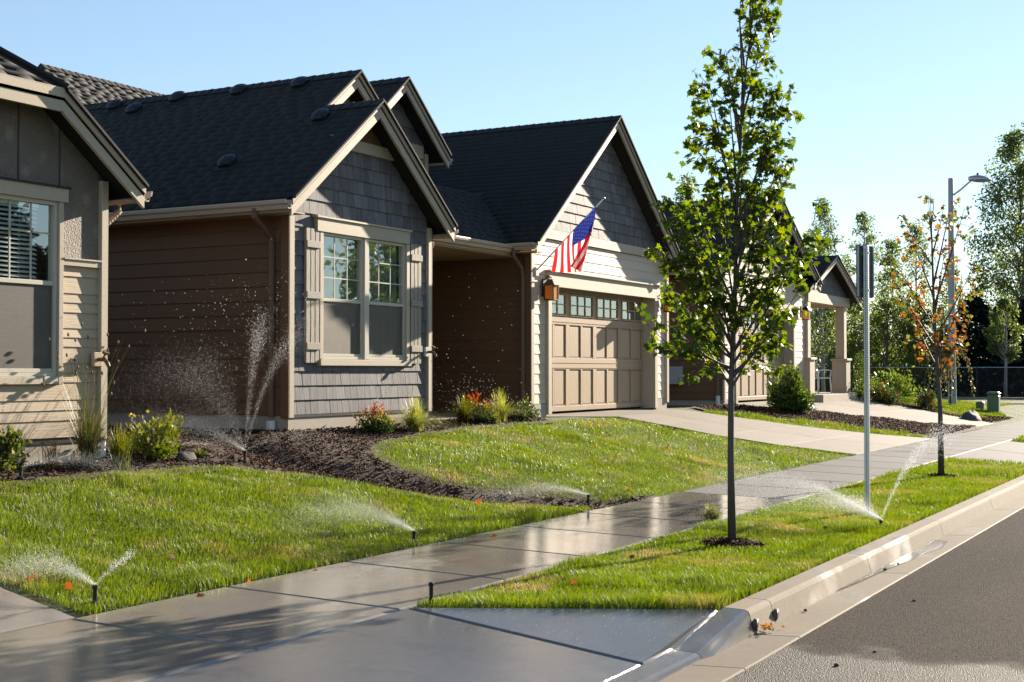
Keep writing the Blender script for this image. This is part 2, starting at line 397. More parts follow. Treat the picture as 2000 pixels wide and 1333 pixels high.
MULCH2 = [(26.3, 9.95), (27.65, 9.15), (29.18, 8.26), (30.33, 7.2), (31.6, 6.44), (37.4, 6.62), (34.6, 7.43), (33.2, 8.4), (30.65, 9.4), (28.6, 10.3), (26.4, 10.3)]
LAWN4 = [(39.9, 7.05), (39.6, 7.9), (40.2, 8.9), (40.2, 9.9), (55.5, 10.3), (55.5, 8.4), (48, 7.9), (44.2, 6.9)]
MULCH1 = [(4, 9.9), (6.0, 9.32), (7.9, 9.36), (8.4, 9.32), (9.25, 9.26), (10.28, 9.24), (10.76, 9.12), (11.14, 8.63), (11.47, 8.08), (11.91, 7.61), (12.49, 7.2), (13.1, 6.9), (13.42, 6.43), (15.05, 6.43),
          (14.29, 6.74), (13.62, 7.18), (13.13, 7.57), (12.75, 8.05), (12.72, 8.5), (12.9, 9.0), (13.22, 9.31), (13.6, 9.5), (14.22, 9.68), (15.35, 9.86), (16.94, 10.02), (18.14, 10.0), (19.2, 10.02), (19.25, 10.3), (16.3, 10.9), (16.3, 10.38),
          (13.02, 10.38), (13.02, 16), (9.5, 16), (9.5, 9.78), (4, 9.78)]

def near_poly(x, y, P, d=.16):
    return in_poly(x, y, P) | (seg_dist(x, y, np.array(list(P) + [P[0]])) < d)
def grid_sheet(xs, ys, zf, name, mat, parent=None, kind=None, mask=None):
    X, Y = np.meshgrid(xs, ys); Z = zf(X, Y); V = np.stack([X, Y, Z], -1).reshape(-1, 3); nx, ny = len(xs), len(ys)
    i, j = np.meshgrid(np.arange(nx - 1), np.arange(ny - 1)); a = (j * nx + i).ravel()
    if mask is not None:
        cx = (X[:-1, :-1] + X[1:, 1:]) / 2; cy = (Y[:-1, :-1] + Y[1:, 1:]) / 2; a = a[mask(cx, cy).ravel()]
    T = np.concatenate([np.stack([a, a + 1, a + nx + 1], 1), np.stack([a, a + nx + 1, a + nx], 1)])
    o = fast_mesh(name, V, T, mat, parent, smooth=True)
    if kind: o['kind'] = kind
    return o

def ground_z(X, Y):
    z = gz(X, Y) - .03
    return np.where(Y < YK + .12, np.where(Y < -7.5, .08, -.12), np.where(((X < 8.6) | ((X > 24.7) & (X < 31.6))) & (Y < YS0), -.1, np.where((X < 8.7) & (Y < YS1), z - .08, z)))
xs = np.concatenate([np.linspace(-700, -20, 12), np.linspace(-15, 4, 14), np.arange(4.5, 26, .2), np.arange(26, 60, .6), np.linspace(62, 120, 20), np.linspace(150, 1200, 10)])
ys = np.concatenate([np.linspace(-700, -20, 12), np.linspace(-15, 2, 8), np.arange(2.9, 11, .15), np.linspace(11.5, 30, 20), np.linspace(40, 1200, 14)])
grid_sheet(xs, ys, ground_z, 'ground', 'thatch', kind='structure')
grid_sheet(np.arange(3.9, 19.6, .12), np.arange(6.3, 16, .12), lambda X, Y: gz(X, Y) + .004, 'mulch_bed', 'mulch_base', kind='structure', mask=lambda x, y: near_poly(x, y, MULCH1))
grid_sheet(np.arange(26, 38, .15), np.arange(6.3, 10.4, .12), lambda X, Y: gz(X, Y) + .004, 'driveway_mulch_bed', 'mulch_base', kind='structure', mask=lambda x, y: near_poly(x, y, MULCH2))

# street, gutter, kerb
MB().box(-200, 400, -7.4, YG - .004, -.2, .006).build('street', 'asphalt')['kind'] = 'structure'
gut = thing('gutter', None, None, (10, 2.8, 0), kind='structure')
gx = [-6, -3, 0, 3, 6, 7.55, 8.62, 11.75, 14.8, 17.85, 20.9, 24, 27, 30, 34, 38, 44, 50, 57]
for a, b in zip(gx[:-1], gx[1:]):
    MB().prism([(a + .006, YG, .003), (a + .006, YG + .01, .012), (a + .006, YK + .02, -.004), (a + .006, YK + .02, -.15), (a + .006, YG, -.15)], (b - a - .012, 0, 0)).build('gutter_slab', 'concrete_kerb', gut)
kerb = thing('kerb', None, None, (10, 3, 0), kind='structure')
def kerb_prof(h, x): return [(x, 2.945, -.02), (x, 2.985, h - .03), (x, 2.995, h - .010), (x, 3.02, h), (x, 3.165, h + .004), (x, 3.165, -.05)]
def loft(p0, p1, name, mat, parent):
    n = len(p0); MB().add(p0 + p1, [tuple(range(n))[::-1], tuple(range(n, 2 * n))] + [(i, (i + 1) % n, n + (i + 1) % n, n + i) for i in range(n)]).build(name, mat, parent)
kx = [8.62, 9.07, 11.7, 14.75, 17.8, 20.85, 24.0]
for a, b in zip(kx[:-1], kx[1:]): loft(kerb_prof(.155, a + .005), kerb_prof(.155, b - .005), 'kerb_stone', 'concrete_kerb', kerb)
loft(kerb_prof(.03, 7.74), kerb_prof(.155, 8.61), 'kerb_ramp', 'concrete_apron', kerb)
loft(kerb_prof(.03, 1.0), kerb_prof(.03, 7.73), 'dropped_kerb', 'concrete_apron', kerb)
loft(kerb_prof(.155, 24.01), kerb_prof(.03, 25.0), 'kerb_ramp', 'concrete_kerb', kerb)
loft(kerb_prof(.03, 25.01), kerb_prof(.03, 31), 'dropped_kerb', 'concrete_kerb', kerb)
for a in range(31, 55, 3): loft(kerb_prof(.155, a + .015), kerb_prof(.155, a + 2.99), 'kerb_stone', 'concrete_kerb', kerb)
for x in (8.66, 9.09):
    m = MB(); m.tube([(x, 2.97, .055), (x, 2.947, .052)], .042, 14); o = m.build('drain_pipe', 'bark_dark', kerb, True)
    MB().tube([(x, 2.948, .053), (x, 2.9455, .0528)], .034, 14).build('pipe_shade_disc', 'black_metal', o, True)  # black disc over the closed pipe end paints the shade of its opening

# sidewalk, apron, driveways: every slab a piece
def slab(name, quad, mat, parent, t=.12, b=.016, n=1):
    """chamfered slab; quad = 4 (x, y, z) top corners, counter-clockwise seen from above"""
    Q = [Vector(q) for q in quad]; c = sum(Q, Vector()) / 4
    V = []; 
    for q in Q:
        d = (c - q); d.z = 0; d.normalize(); V.append(q + d * b * 1.6)
    V += [q - Vector((0, 0, b * .8)) for q in Q] + [q - Vector((0, 0, t)) for q in Q]
    F = [(0, 1, 2, 3)] + [(4 + i, 4 + (i + 1) % 4, (i + 1) % 4, i) for i in range(4)] + [(8 + i, 8 + (i + 1) % 4, 4 + (i + 1) % 4, 4 + i) for i in range(4)]
    return MB().add(V, F).build(name, mat, parent)
walk = thing('sidewalk', None, None, (10, 5.6, .2), kind='structure')
sx = [7.33 + 1.42 * k for k in range(-6, 34)]; g = .0045
for a, b in zip(sx[:-1], sx[1:]):
    y0 = YS0 - .03
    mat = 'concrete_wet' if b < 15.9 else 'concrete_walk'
    slab('slab', [(a + g, y0, .195), (b - g, y0, .195), (b - g, YS1 - .0, .228), (a + g, YS1 - .0, .228)], mat, walk)
apron = thing('driveway_apron', None, None, (6, 4, .1), kind='structure')
for a, b in zip((-4, -1.2, 1.65, 4.5), (-1.2, 1.65, 4.5, 7.40)):
    b2 = b if b < 7 else 7.27
    slab('slab', [(a + g, 3.17, .036), (b2 - g, 3.17, .036), (b - g, YS0 - .045, .192), (a + g, YS0 - .045, .192)], 'concrete_apron', apron)
slab('flared_slab', [(7.29, 3.17, .036), (7.76, 3.17, .040), (8.58, 3.19, .150), (7.43, YS0 - .05, .192)], 'concrete_apron', apron)
ap2 = thing('far_driveway_apron', None, None, (28, 4, .1), kind='structure')
for a, b in ((24.85, 28.1), (28.1, 31.5)): slab('slab', [(a + g, 3.17, .036), (b - g, 3.17, .036), (b - g, YS0 - .045, .192), (a + g, YS0 - .045, .192)], 'concrete_walk', ap2)
hd = thing('house_driveway', None, None, (4, 8, .5), kind='structure')
for y0, y1 in ((6.42, 8.0), (8.0, 9.6)):
    for x0, x1 in ((0.2, 3.1), (3.1, 5.98)):
        slab('slab', [(x0 + g, y0 + g, G(3, y0) + .012), (x1 - g, y0 + g, G(3, y0) + .012), (x1 - g, y1 - g, .222 + .2 * (y1 - 6.4)), (x0 + g, y1 - g, .222 + .2 * (y1 - 6.4))], 'concrete_wet', hd)
def lerp_edge(E, y):
    for (x0, y0), (x1, y1) in zip(E[:-1], E[1:]):
        if y0 >= y >= y1: return x0 + (x1 - x0) * (y0 - y) / (y0 - y1)
    return E[-1][0] if y < E[-1][1] else E[0][0]
def drive(name, L, R, ylines, xdiv=2):
    d = thing(name, None, None, (sum(p[0] for p in L) / len(L), 8, .6), kind='structure')
    zt = lambda y: .222 + .2 * (min(y, YT) - 6.4) + .008
    for ya, yb in zip(ylines[:-1], ylines[1:]):
        for k in range(xdiv):
            q = []
            for y, f in ((yb, k), (yb, k + 1), (ya, k + 1), (ya, k)):
                l, r = lerp_edge(L, y), lerp_edge(R, y); q.append((l + (r - l) * f / xdiv + (g if f == k else -g), y + (g if y == yb else -g), zt(y)))
            slab('slab', q, 'concrete_dry', d, b=.006)
    return d
D1L = [(19.0, 10.75), (19.25, 10.15), (21.6, 10.1), (22.05, 9.75), (22.1, 8.97), (22.66, 7.97), (23.38, 7.17), (24.45, 6.42)]
D1R = [(25.2, 10.75), (25.4, 9.95), (26.47, 8.97), (27.59, 8.03), (29.48, 6.99), (31.0, 6.42)]
drive('garage_driveway', D1L, D1R, [10.62, 9.98, 9.3, 8.35, 7.4, 6.42])
D2L = [(28.4, 10.75), (28.6, 10.2), (30.65, 9.4), (33.2, 8.4), (34.6, 7.43), (37.4, 6.58)]
D2R = [(39.0, 10.75), (38.6, 9.7), (39.1, 9.1), (39.35, 7.7), (39.9, 6.58)]
drive('far_driveway', D2L, D2R, [10.62, 9.6, 8.6, 7.6, 6.58])
MB().prism([(7.52, 4.9, 0), (8.60, 3.2, 0), (8.95, 3.2, 0), (8.95, 4.9, 0)], (0, 0, .145)).build('strip_soil', 'thatch')['kind'] = 'structure'
# cross street at the far end
MB().box(57, 65.5, -60, 80, -.1, .40).build('cross_street', 'asphalt')['kind'] = 'structure'
MB().box(65.5, 66.0, -60, 80, -.1, .52).build('far_kerb', 'concrete_dry')['kind'] = 'structure'
MB().box(56.6, 57.0, 6.5, 80, -.1, .46).build('near_cross_kerb', 'concrete_dry')['kind'] = 'structure'

# ------------------------------------------------------------------ helpers: buildings
def clip_half(P, a, b, c):
    """keep a*x + b*z <= c"""
    out = []
    for i in range(len(P)):
        p, q = P[i], P[(i + 1) % len(P)]; dp = a * p[0] + b * p[1] - c; dq = a * q[0] + b * q[1] - c
        if dp <= 1e-9: out.append(p)
        if (dp < -1e-9 and dq > 1e-9) or (dp > 1e-9 and dq < -1e-9):
            t = dp / (dp - dq); out.append((p[0] + t * (q[0] - p[0]), p[1] + t * (q[1] - p[1])))
    return out
def clip_convex(P, Q):
    """clip polygon P by convex polygon Q (counter-clockwise)"""
    for i in range(len(Q)):
        (x0, z0), (x1, z1) = Q[i], Q[(i + 1) % len(Q)]; nx, nz = (z1 - z0), -(x1 - x0)
        P = clip_half(P, nx, nz, nx * x0 + nz * z0)
        if len(P) < 3: return []
    return P
def rect(x0, x1, z0, z1): return [(x0, z0), (x1, z0), (x1, z1), (x0, z1)]
def area(P): return abs(sum(P[i][0] * P[(i + 1) % len(P)][1] - P[(i + 1) % len(P)][0] * P[i][1] for i in range(len(P)))) / 2
def FY(y): return lambda a, z, o: (a, y - o, z)          # wall facing the street
def FX(x): return lambda a, z, o: (x - o, -a, z)         # wall facing -X; its axis runs along -Y so that faces stay outward
def subtract(P, holes):
    out = [P]
    for (x0, x1, z0, z1) in holes:
        nxt = []
        for Q in out:
            for R in (clip_half(Q, 1, 0, x0), clip_half(Q, -1, 0, -x1), clip_half(clip_half(clip_half(Q, -1, 0, -x0), 1, 0, x1), 0, 1, z0), clip_half(clip_half(clip_half(Q, -1, 0, -x0), 1, 0, x1), 0, -1, -z1)):
                if len(R) >= 3 and area(R) > 1e-5: nxt.append(R)
        out = nxt
    return out
def wall(name, F, poly, holes, thick, mat, parent):
    m = MB()
    for Q in subtract(poly, holes):
        n = len(Q); m.add([F(a, z, 0) for a, z in Q] + [F(a, z, -thick) for a, z in Q], [tuple(range(n)), tuple(range(n, 2 * n))[::-1]] + [((i + 1) % n, i, n + i, n + (i + 1) % n) for i in range(n)])
    return m.build(name, mat, parent)
def clad(name, F, poly, rows, mat, parent, widths=None, holes=(), t=.016, gap=.004, jag=0., rnd=random):
    """rows: list of (z0, z1); each piece is a lapped board or shake, thick at its lower edge"""
    a0 = min(p[0] for p in poly); a1 = max(p[0] for p in poly)
    for (z0, z1) in rows:
        cuts = [a0]
        if widths:
            x = a0 - rnd.random() * widths[0]
            while x < a1:
                x += rnd.uniform(*widths)
                if a0 + .03 < x < a1 - .03: cuts.append(x)
        cuts.append(a1)
        for xa, xb in zip(cuts[:-1], cuts[1:]):
            dz = rnd.uniform(-jag, jag); lift = rnd.uniform(0, .003) if widths else 0
            Q = clip_convex(rect(xa + gap / 2, xb - gap / 2, z0 + dz, z1 + .02), poly)
            if len(Q) < 3 or area(Q) < 4e-4: continue
            for R in subtract(Q, holes):
                if area(R) < 4e-4: continue
                n = len(R); off = lambda z: .003 + lift + t * max(0, min(1, (z1 + .02 - z) / (z1 + .02 - z0)))
                MB().add([F(a, z, off(z)) for a, z in R] + [F(a, z, 0) for a, z in R], [tuple(range(n)), tuple(range(n, 2 * n))[::-1]] + [((i + 1) % n, i, n + i, n + (i + 1) % n) for i in range(n)]).build(name, mat, parent)
def rows_of(z0, z1, e): 
    r = []; z = z0
    while z < z1 - .01: r.append((z, min(z + e, z1))); z += e
    return r
def panel(parent, name, pts, thick, mat):
    """roof plane: pts = top polygon, thickened downward"""
    return MB().prism([Vector(p) - Vector((0, 0, thick)) for p in pts], (0, 0, thick)).build(name, mat, parent)

CAMP = np.array([0, 0, CAMZ])
class Shingles:
    """asphalt shingles of one house: the 300 nearest are parts, the rest one joined part"""
    def __init__(self): self.q = []
    def plane(self, eave0, along, upv, length_fn, rise, expo=.142, tk=.007, tj=.003):
        """eave0: point, along/upv unit vectors, length_fn(u) -> (a0, a1) range along the eave at slope distance u"""
        a = np.array(along, float); u = np.array(upv, float); n = np.cross(a, u); n = n if n[2] > 0 else -n; e = np.array(eave0, float)
        s = 0.; k = 0
        while s < rise - .02:
            s1 = min(s + expo, rise); lo = length_fn(s); hi = length_fn(s1)
            if lo[1] - lo[0] > .05:
                x = lo[0] - random.random() * .25
                while x < lo[1]:
                    w = random.choice((.17, .23, .30, .36)); xa, xb = max(x, lo[0]), min(x + w - .004, lo[1]); x += w
                    if xb - xa < .02: continue
                    xa1 = min(max(xa, hi[0]), hi[1]); xb1 = min(max(xb, hi[0]), hi[1]); th = tk + random.choice((0, 0, tj))
                    p = [e + a * xa + u * s + n * th, e + a * xb + u * s + n * th, e + a * xb1 + u * (s1 + .01) + n * .004, e + a * xa1 + u * (s1 + .01) + n * .004,
                         e + a * xa + u * s, e + a * xb + u * s]
                    self.q.append(p)
            s = s1; k += 1
    def build(self, parent, nmax=300):
        if not self.q: return
        Q = np.array(self.q); d = np.linalg.norm(Q.mean(1) - CAMP, axis=1); order = np.argsort(d); tri = np.array([(0, 1, 2), (0, 2, 3), (4, 5, 1), (4, 1, 0), (1, 5, 2), (4, 0, 3)])
        for i in order[:nmax]: fast_mesh('shingle', Q[i], tri, 'shingle', parent)
        rest = order[nmax:]
        if len(rest):
            V = Q[rest].reshape(-1, 3); T = (tri[None] + 6 * np.arange(len(rest))[:, None, None]).reshape(-1, 3)
            fast_mesh('shingle_field', V, T, 'shingle', parent, np.repeat(RNG.random(len(rest)), 6))['kind'] = 'stuff'

def barge(parent, p0, p1, y, w=.22, wt=.075, t=.035, side=1):
    """rake board along the slope from p0 to p1 (x, z of the roof's top edge), at the plane y, facing the street; with an upper trim strip"""
    (x0, z0), (x1, z1) = p0, p1
    for nm, d0, d1, ya, yb in (('barge_board', .0, w, y, y + t), ('rake_trim', .016, wt, y - .022, y - .002), ('drip_edge', -.016, .014, y - .062, y - .001)):
        MB().prism([(x0, ya, z0 - d0), (x1, ya, z1 - d0), (x1, ya, z1 - d1), (x0, ya, z0 - d1)], (0, yb - ya, 0)).build(nm, 'shingle' if nm == 'drip_edge' else 'trim', parent)
def gutter_run(parent, p0, p1, out, mat='gutter_metal', s=.11):
    """K-style gutter between two points (its top back edge); out = unit vector away from the house"""
    p0, p1, o = Vector(p0), Vector(p1), Vector(out); prof = [(0, 0), (0, -s), (.062, -s), (.075, -s * .62), (.105, -s * .42), (.112, -.012), (.108, 0), (.10, -.004), (.07, -s + .02), (.008, -s + .02), (.008, 0)]
    A = [p0 + o * a + Vector((0, 0, b)) for a, b in prof]; B = [p1 + o * a + Vector((0, 0, b)) for a, b in prof]; n = len(prof)
    return MB().add(A + B, [(i, (i + 1) % n, n + (i + 1) % n, n + i) for i in range(n)] + [tuple(range(n))[::-1], tuple(range(n, 2 * n))]).build('gutter', mat, parent)
def downspout(parent, pts, mat='downspout_metal', w=.035):
    o = MB().tube(pts, w, 8).build('downspout', mat, parent)
    # crimp rings on the elbow
    m = MB()
    for t in (.15, .3, .45, .6, .75):
        a, b = Vector(pts[1]), Vector(pts[2]); p = a.lerp(b, t); d = (b - a).normalized(); m.tube([p - d * .006, p + d * .006], w + .005, 8)
    m.build('elbow_crimp', mat, o)
    return o
def roof_vent(parent, p, slope):
    """low dome vent on a slope rising towards +X"""
    x, y, z = p; V = []; F = []; nr, ns = 5, 14; base = []
    up_ = Vector((1, 0, slope)).normalized(); al = Vector((0, 1, 0)); nn = Vector((-slope, 0, 1)).normalized()
    P = Vector(p) + nn * .02
    for i in range(nr):
        t = i / (nr - 1) * math.pi / 2
        for k in range(ns):
            q = 2 * math.pi * k / ns; sq = 1 / max(abs(math.cos(q)), abs(math.sin(q))) ** .45
            V.append(P + (al * math.cos(q) * .125 + up_ * math.sin(q) * .125) * math.cos(t) * sq + nn * (.04 + .062 * math.sin(t)))
    for i in range(nr - 1):
        for k in range(ns): F.append((i * ns + k, i * ns + (k + 1) % ns, (i + 1) * ns + (k + 1) % ns, (i + 1) * ns + k))
    F.append(tuple(range((nr - 1) * ns, nr * ns)))
    o = MB().add(V, F).build('roof_vent', 'hood_metal', parent, True)
    MB().prism([P + al * a * .10 + up_ * b * .095 for a, b in ((-1, -1), (1, -1), (1, 1), (-1, 1))], nn * .06).build('vent_throat', 'black_metal', o)
    MB().prism([P + al * a * .17 + up_ * b * .17 - nn * .012 for a, b in ((-1, -1), (1, -1), (1, 1), (-1, 1))], nn * .006).build('flashing', 'shingle', o)
def wall_lamp(name, label, x, y, z, glassm):
    t = thing(name, label, 'lamp', (x, y, z), 'wall lanterns beside the garage doors')
    MB().bbox(x - .06, x + .06, y - .03, y, z - .02, z + .28).build('back_plate', 'black_metal', t)
    MB().tube([(x, y - .02, z + .26), (x, y - .10, z + .33), (x, y - .15, z + .29)], .012, 6).build('arm', 'black_metal', t)
    c = y - .15; r = .085; m = MB(); a = .115
    m.add([(x - a, c - a, z + .17), (x + a, c - a, z + .17), (x + a, c + a, z + .17), (x - a, c + a, z + .17), (x - .035, c - .035, z + .27), (x + .035, c - .035, z + .27), (x + .035, c + .035, z + .27), (x - .035, c + .035, z + .27)],
          [(3, 2, 1, 0), (4, 5, 6, 7), (0, 1, 5, 4), (1, 2, 6, 5), (2, 3, 7, 6), (3, 0, 4, 7)]); m.build('hood', 'black_metal', t)
    for sx_, sy_ in ((-1, -1), (1, -1), (1, 1), (-1, 1)): MB().box(x + sx_ * r - .008, x + sx_ * r + .008, c + sy_ * r - .008, c + sy_ * r + .008, z - .06, z + .168).build('post', 'black_metal', t)
    MB().box(x - .095, x + .095, c - .095, c + .095, z - .08, z - .061).build('base_plate', 'black_metal', t)
    for k, (dx, dy) in enumerate(((0, -1), (1, 0), (0, 1), (-1, 0))):
        w = .074
        if dx == 0: MB().box(x - w, x + w, c + dy * .08 - .003, c + dy * .08 + .003, z - .055, z + .165).build('lantern_pane', glassm, t)
        else: MB().box(x + dx * .08 - .003, x + dx * .08 + .003, c - w, c + w, z - .055, z + .165).build('lantern_pane', glassm, t)
    return t
def garage_door(parent, x0, x1, y, z0, z1, cols=4):
    """sectional door, seen from the street: frames proud, panels recessed, a row of six-light windows on top"""
    door = MB().box(x0, x1, y + .03, y + .06, z0, z1).build('garage_door', 'door_paint', parent)
    H = z1 - z0; W = (x1 - x0) / cols; zr = [0, .045, .335, .43, .695, .765, .955, 1.0]; zr = [z0 + H * q for q in zr]
    def pc(nm, a, b, c, d, o=0., mat='door_paint', par=door): return MB().bbox(a, b, y - o, y + .029, c, d, .005).build(nm, mat, par)
    for k, (a, b) in enumerate(((0, 1), (2, 3), (4, 5), (6, 7))): 
        if b - a == 1: pc('rail', x0 + .002, x1 - .002, zr[a] + .004, zr[b] - .004)
    for za, zb in ((zr[2] + .03, zr[3] - .03),):
        for q in range(2): MB().box(x0 + .002, x1 - .002, y - .008, y - .001, za + q * (zb - za) * .6, za + q * (zb - za) * .6 + .012).build('section_bead', 'door_paint', door)
    MB().box(x0 + .002, x1 - .002, y - .008, y - .001, zr[4] + .05, zr[4] + .062).build('section_bead', 'door_paint', door)
    for c in range(cols + 1):
        xc = x0 + c * W; a = max(x0 + .002, xc - .075); b = min(x1 - .002, xc + .075)
        for lo, hi in ((1, 2), (3, 4), (5, 6)): pc('stile', a, b, zr[lo] - .003, zr[hi] + .003)
    for c in range(cols):
        xa, xb = x0 + c * W + .075, x0 + (c + 1) * W - .075; xm = (xa + xb) / 2
        for lo, hi in ((1, 2), (3, 4)):
            pc('mullion', xm - .035, xm + .035, zr[lo] - .003, zr[hi] + .003)
            for a, b in ((xa, xm - .035), (xm + .035, xb)):
                MB().bbox(a + .025, b - .025, y + .016, y + .029, zr[lo] + .02, zr[hi] - .02, .006).build('panel', 'door_paint', door)
                MB().box(a + .001, b - .001, y + .006, y + .028, zr[lo] + .002, zr[lo] + .014).build('panel_ledge', 'trim', door)  # paler trim colour on the ledge stands in for light caught there
        zl, zh = zr[5] + .005, zr[6] - .005
        fr = MB(); fr.box(xa, xb, y - .014, y + .015, zl, zl + .03); fr.box(xa, xb, y - .014, y + .015, zh - .03, zh); fr.box(xa, xa + .03, y - .0139, y + .015, zl + .0301, zh - .0301); fr.box(xb - .03, xb, y - .0139, y + .015, zl + .0301, zh - .0301)
        fo = fr.build('window_frame', 'door_paint', door)
        MB().box(xa + .03, xb - .03, y + .022, y + .028, zl + .03, zh - .03).build('window_back', 'interior', fo)
        pw = (xb - xa - .06) / 3; ph = (zh - zl - .06) / 2
        for i in range(3):
            for j in range(2):
                MB().box(xa + .03 + i * pw + .009, xa + .03 + (i + 1) * pw - .009, y + .008, y + .012, zl + .03 + j * ph + .009, zl + .03 + (j + 1) * ph - .009).build('pane', 'window_glass', fo)
        for i in (1, 2): MB().box(xa + .03 + i * pw - .009, xa + .03 + i * pw + .009, y - .008, y + .014, zl + .031, zh - .031).build('muntin', 'trim', fo)
        MB().box(xa + .031, xb - .031, y - .010, y + .0135, zl + .03 + ph - .009, zl + .03 + ph + .009).build('muntin', 'trim', fo)
    return door
def faucet(x, y, z, label, mat='brass'):
    t = thing('hose_faucet', label, 'faucet', (x, y, z), 'outdoor hose faucets')
    MB().bbox(x - .055, x + .055, y - .045, y, z - .07, z + .07, .008).build('mounting_block', 'siding_tan' if mat == 'brass' else 'grey_plastic', t)
    MB().tube([(x, y - .04, z), (x, y - .13, z), (x, y - .165, z - .035), (x, y - .185, z - .07)], [.018, .022, .02, .017], 8).build('spout', 'brass', t)
    MB().tube([(x, y - .11, z + .01), (x, y - .14, z + .06)], .009, 6).build('valve_stem', 'brass', t)
    MB().tube([(x, y - .138, z + .056), (x, y - .150, z + .076)], .034, 10).build('handle', 'brass', t)
    return t
def sash_window(parent, x0, x1, z0, z1, y, grid=(3, 3), grid_rows_from=.5, meet=.47, screen_lower=True, blinds=False, name='window'):
    """double-hung unit: frame, two sashes, panes with muntins above, insect screen below"""
    fr = MB(); w = .035
    fr.box(x0, x1, y - .03, y + .05, z0, z0 + w); fr.box(x0, x1, y - .03, y + .05, z1 - w, z1)
    fr.box(x0, x0 + w, y - .0295, y + .05, z0 + w, z1 - w); fr.box(x1 - w, x1, y - .0295, y + .05, z0 + w, z1 - w)
    f = fr.build(name, 'vinyl', parent); zm = z0 + (z1 - z0) * meet; a, b = x0 + w, x1 - w
    MB().bbox(a, b, y - .022, y + .035, zm - .022, zm + .022, .004).build('meeting_rail', 'vinyl', f)
    MB().bbox(a, b, y - .018, y + .03, z0 + w, z0 + w + .035, .004).build('bottom_rail', 'vinyl', f)
    gx_, gz_ = grid; za, zb = zm + .022, z1 - w; pw = (b - a) / gx_; ph = (zb - za) / gz_
    for i in range(gx_):
        for j in range(gz_): MB().box(a + i * pw + .006, a + (i + 1) * pw - .006, y + .010, y + .014, za + j * ph + .006, za + (j + 1) * ph - .006).build('pane', 'window_glass', f)
    for i in range(1, gx_): MB().box(a + i * pw - .007, a + i * pw + .007, y + .004, y + .018, za, zb).build('muntin', 'vinyl', f)
    for j in range(1, gz_): MB().box(a, b, y + .005, y + .017, za + j * ph - .007, za + j * ph + .007).build('muntin', 'vinyl', f)
    MB().box(a, b, y + .014, y + .018, z0 + w + .036, zm - .023).build('pane', 'window_glass', f)
    if screen_lower: MB().box(a, b, y - .004, y - .002, z0 + w + .036, zm - .023).build('insect_screen', 'insect_screen', f)
    return f

# ------------------------------------------------------------------ house with grey shakes, garage and flag
H2 = thing('shake_house', 'single-storey house with grey shake gable, tan garage door and black shingled roof', 'house', (16, 12, 1))
YF = 10.4; S = .8
XL, ZE = 12.72, 3.83                                    # left eave
XR1 = 14.58; ZR1 = ZE + S * (XR1 - XL)                  # ridge of the window gable
XE1 = 2 * XR1 - XL
XM = 15.40; ZM = ZE + S * (XM - XL); YM = 11.05         # main gable behind
Zroof = lambda x: ZE + S * (x - XL)
# walls
wz = 1.2
def gable_poly(x0, x1, zb, xr, zr, s, drop=.12): return [(x0, zb), (x1, zb), (x1, zr - s * (x1 - xr) - drop), (xr, zr - drop), (x0, zr - s * (xr - x0) - drop)]
gp = gable_poly(13.06, 16.22, wz, XR1, ZR1, S)
WIN = (13.70, 15.60, 1.90, 3.52)
wall('front_wall', FY(YF + .02), gp, [WIN], .12, 'interior', H2)
shake_poly = gable_poly(13.13, 16.16, wz + .01, XR1, ZR1, S)
lower = [r for r in rows_of(wz + .01, 4.62, .18)]
clad('shake', FY(YF + .02), shake_poly, lower, 'shake', H2, widths=(.10, .21), holes=[(13.62, 15.68, 1.83, 3.70)], t=.020, gap=.005)
top_poly = clip_half(shake_poly, 0, -1, -4.78)
clad('gable_board', FY(YF + .02), top_poly, [(4.80, 5.3)], 'siding_brown', H2)
MB().box(13.9, 15.3, YF - .035, YF + .018, 4.64, 4.79).build('gable_band', 'trim', H2)
# corner boards
MB().bbox(13.02, 13.12, YF - .035, YF + .018, wz - .03, 3.80).build('corner_board', 'trim', H2)
MB().bbox(16.17, 16.26, YF - .035, YF + .018, wz - .03, 3.80).build('corner_board', 'trim', H2)
MB().bbox(13.0, 13.019, YF - .035, YF + .09, wz - .03, 3.76).build('corner_board', 'siding_brown', H2)
MB().bbox(16.261, 16.28, YF - .035, YF + .09, wz - .03, 3.76).build('corner_board', 'siding_brown', H2)
# foundation
MB().box(13.05, 16.23, YF + .005, YF + .2, .4, wz - .005).build('foundation', 'foundation', H2)
MB().box(13.055, 13.2, YF + .2, 22, .4, wz - .005).build('foundation', 'foundation', H2)
MB().box(13.02, 16.26, YF - .012, YF + .02, wz - .025, wz + .005).build('base_flashing', 'black_metal', H2)
# left side wall
SW = FX(13.06)
wall('side_wall', SW, rect(-22, -YF - .14, wz, 3.78), [], .12, 'interior', H2)
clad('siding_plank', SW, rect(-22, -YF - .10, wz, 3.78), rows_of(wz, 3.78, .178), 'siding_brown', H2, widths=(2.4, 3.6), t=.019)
# window
win = thing  # (keeps the name local)
wg = MB(); wg.box(13.56, 15.66, YF - .052, YF + .018, 3.52, 3.69); wtrim = wg.build('window_header', 'trim', H2)
MB().box(13.53, 15.69, YF - .075, YF + .018, 3.692, 3.715).build('header_cap', 'trim', wtrim)
MB().bbox(13.62, 15.70, YF - .060, YF + .018, 1.815, 1.898).build('window_sill', 'trim', H2)
MB().bbox(13.625, 13.70, YF - .040, YF + .018, 1.90, 3.518).build('window_casing', 'trim', H2)
MB().bbox(15.60, 15.68, YF - .040, YF + .018, 1.90, 3.518).build('window_casing', 'trim', H2)
MB().bbox(14.60, 14.70, YF - .036, YF + .03, 1.90, 3.518).build('window_mullion', 'vinyl', H2)
for a, b in ((13.702, 14.598), (14.702, 15.598)): sash_window(H2, a, b, 1.902, 3.516, YF + .02, (3, 3))
m = MB(); n = 90
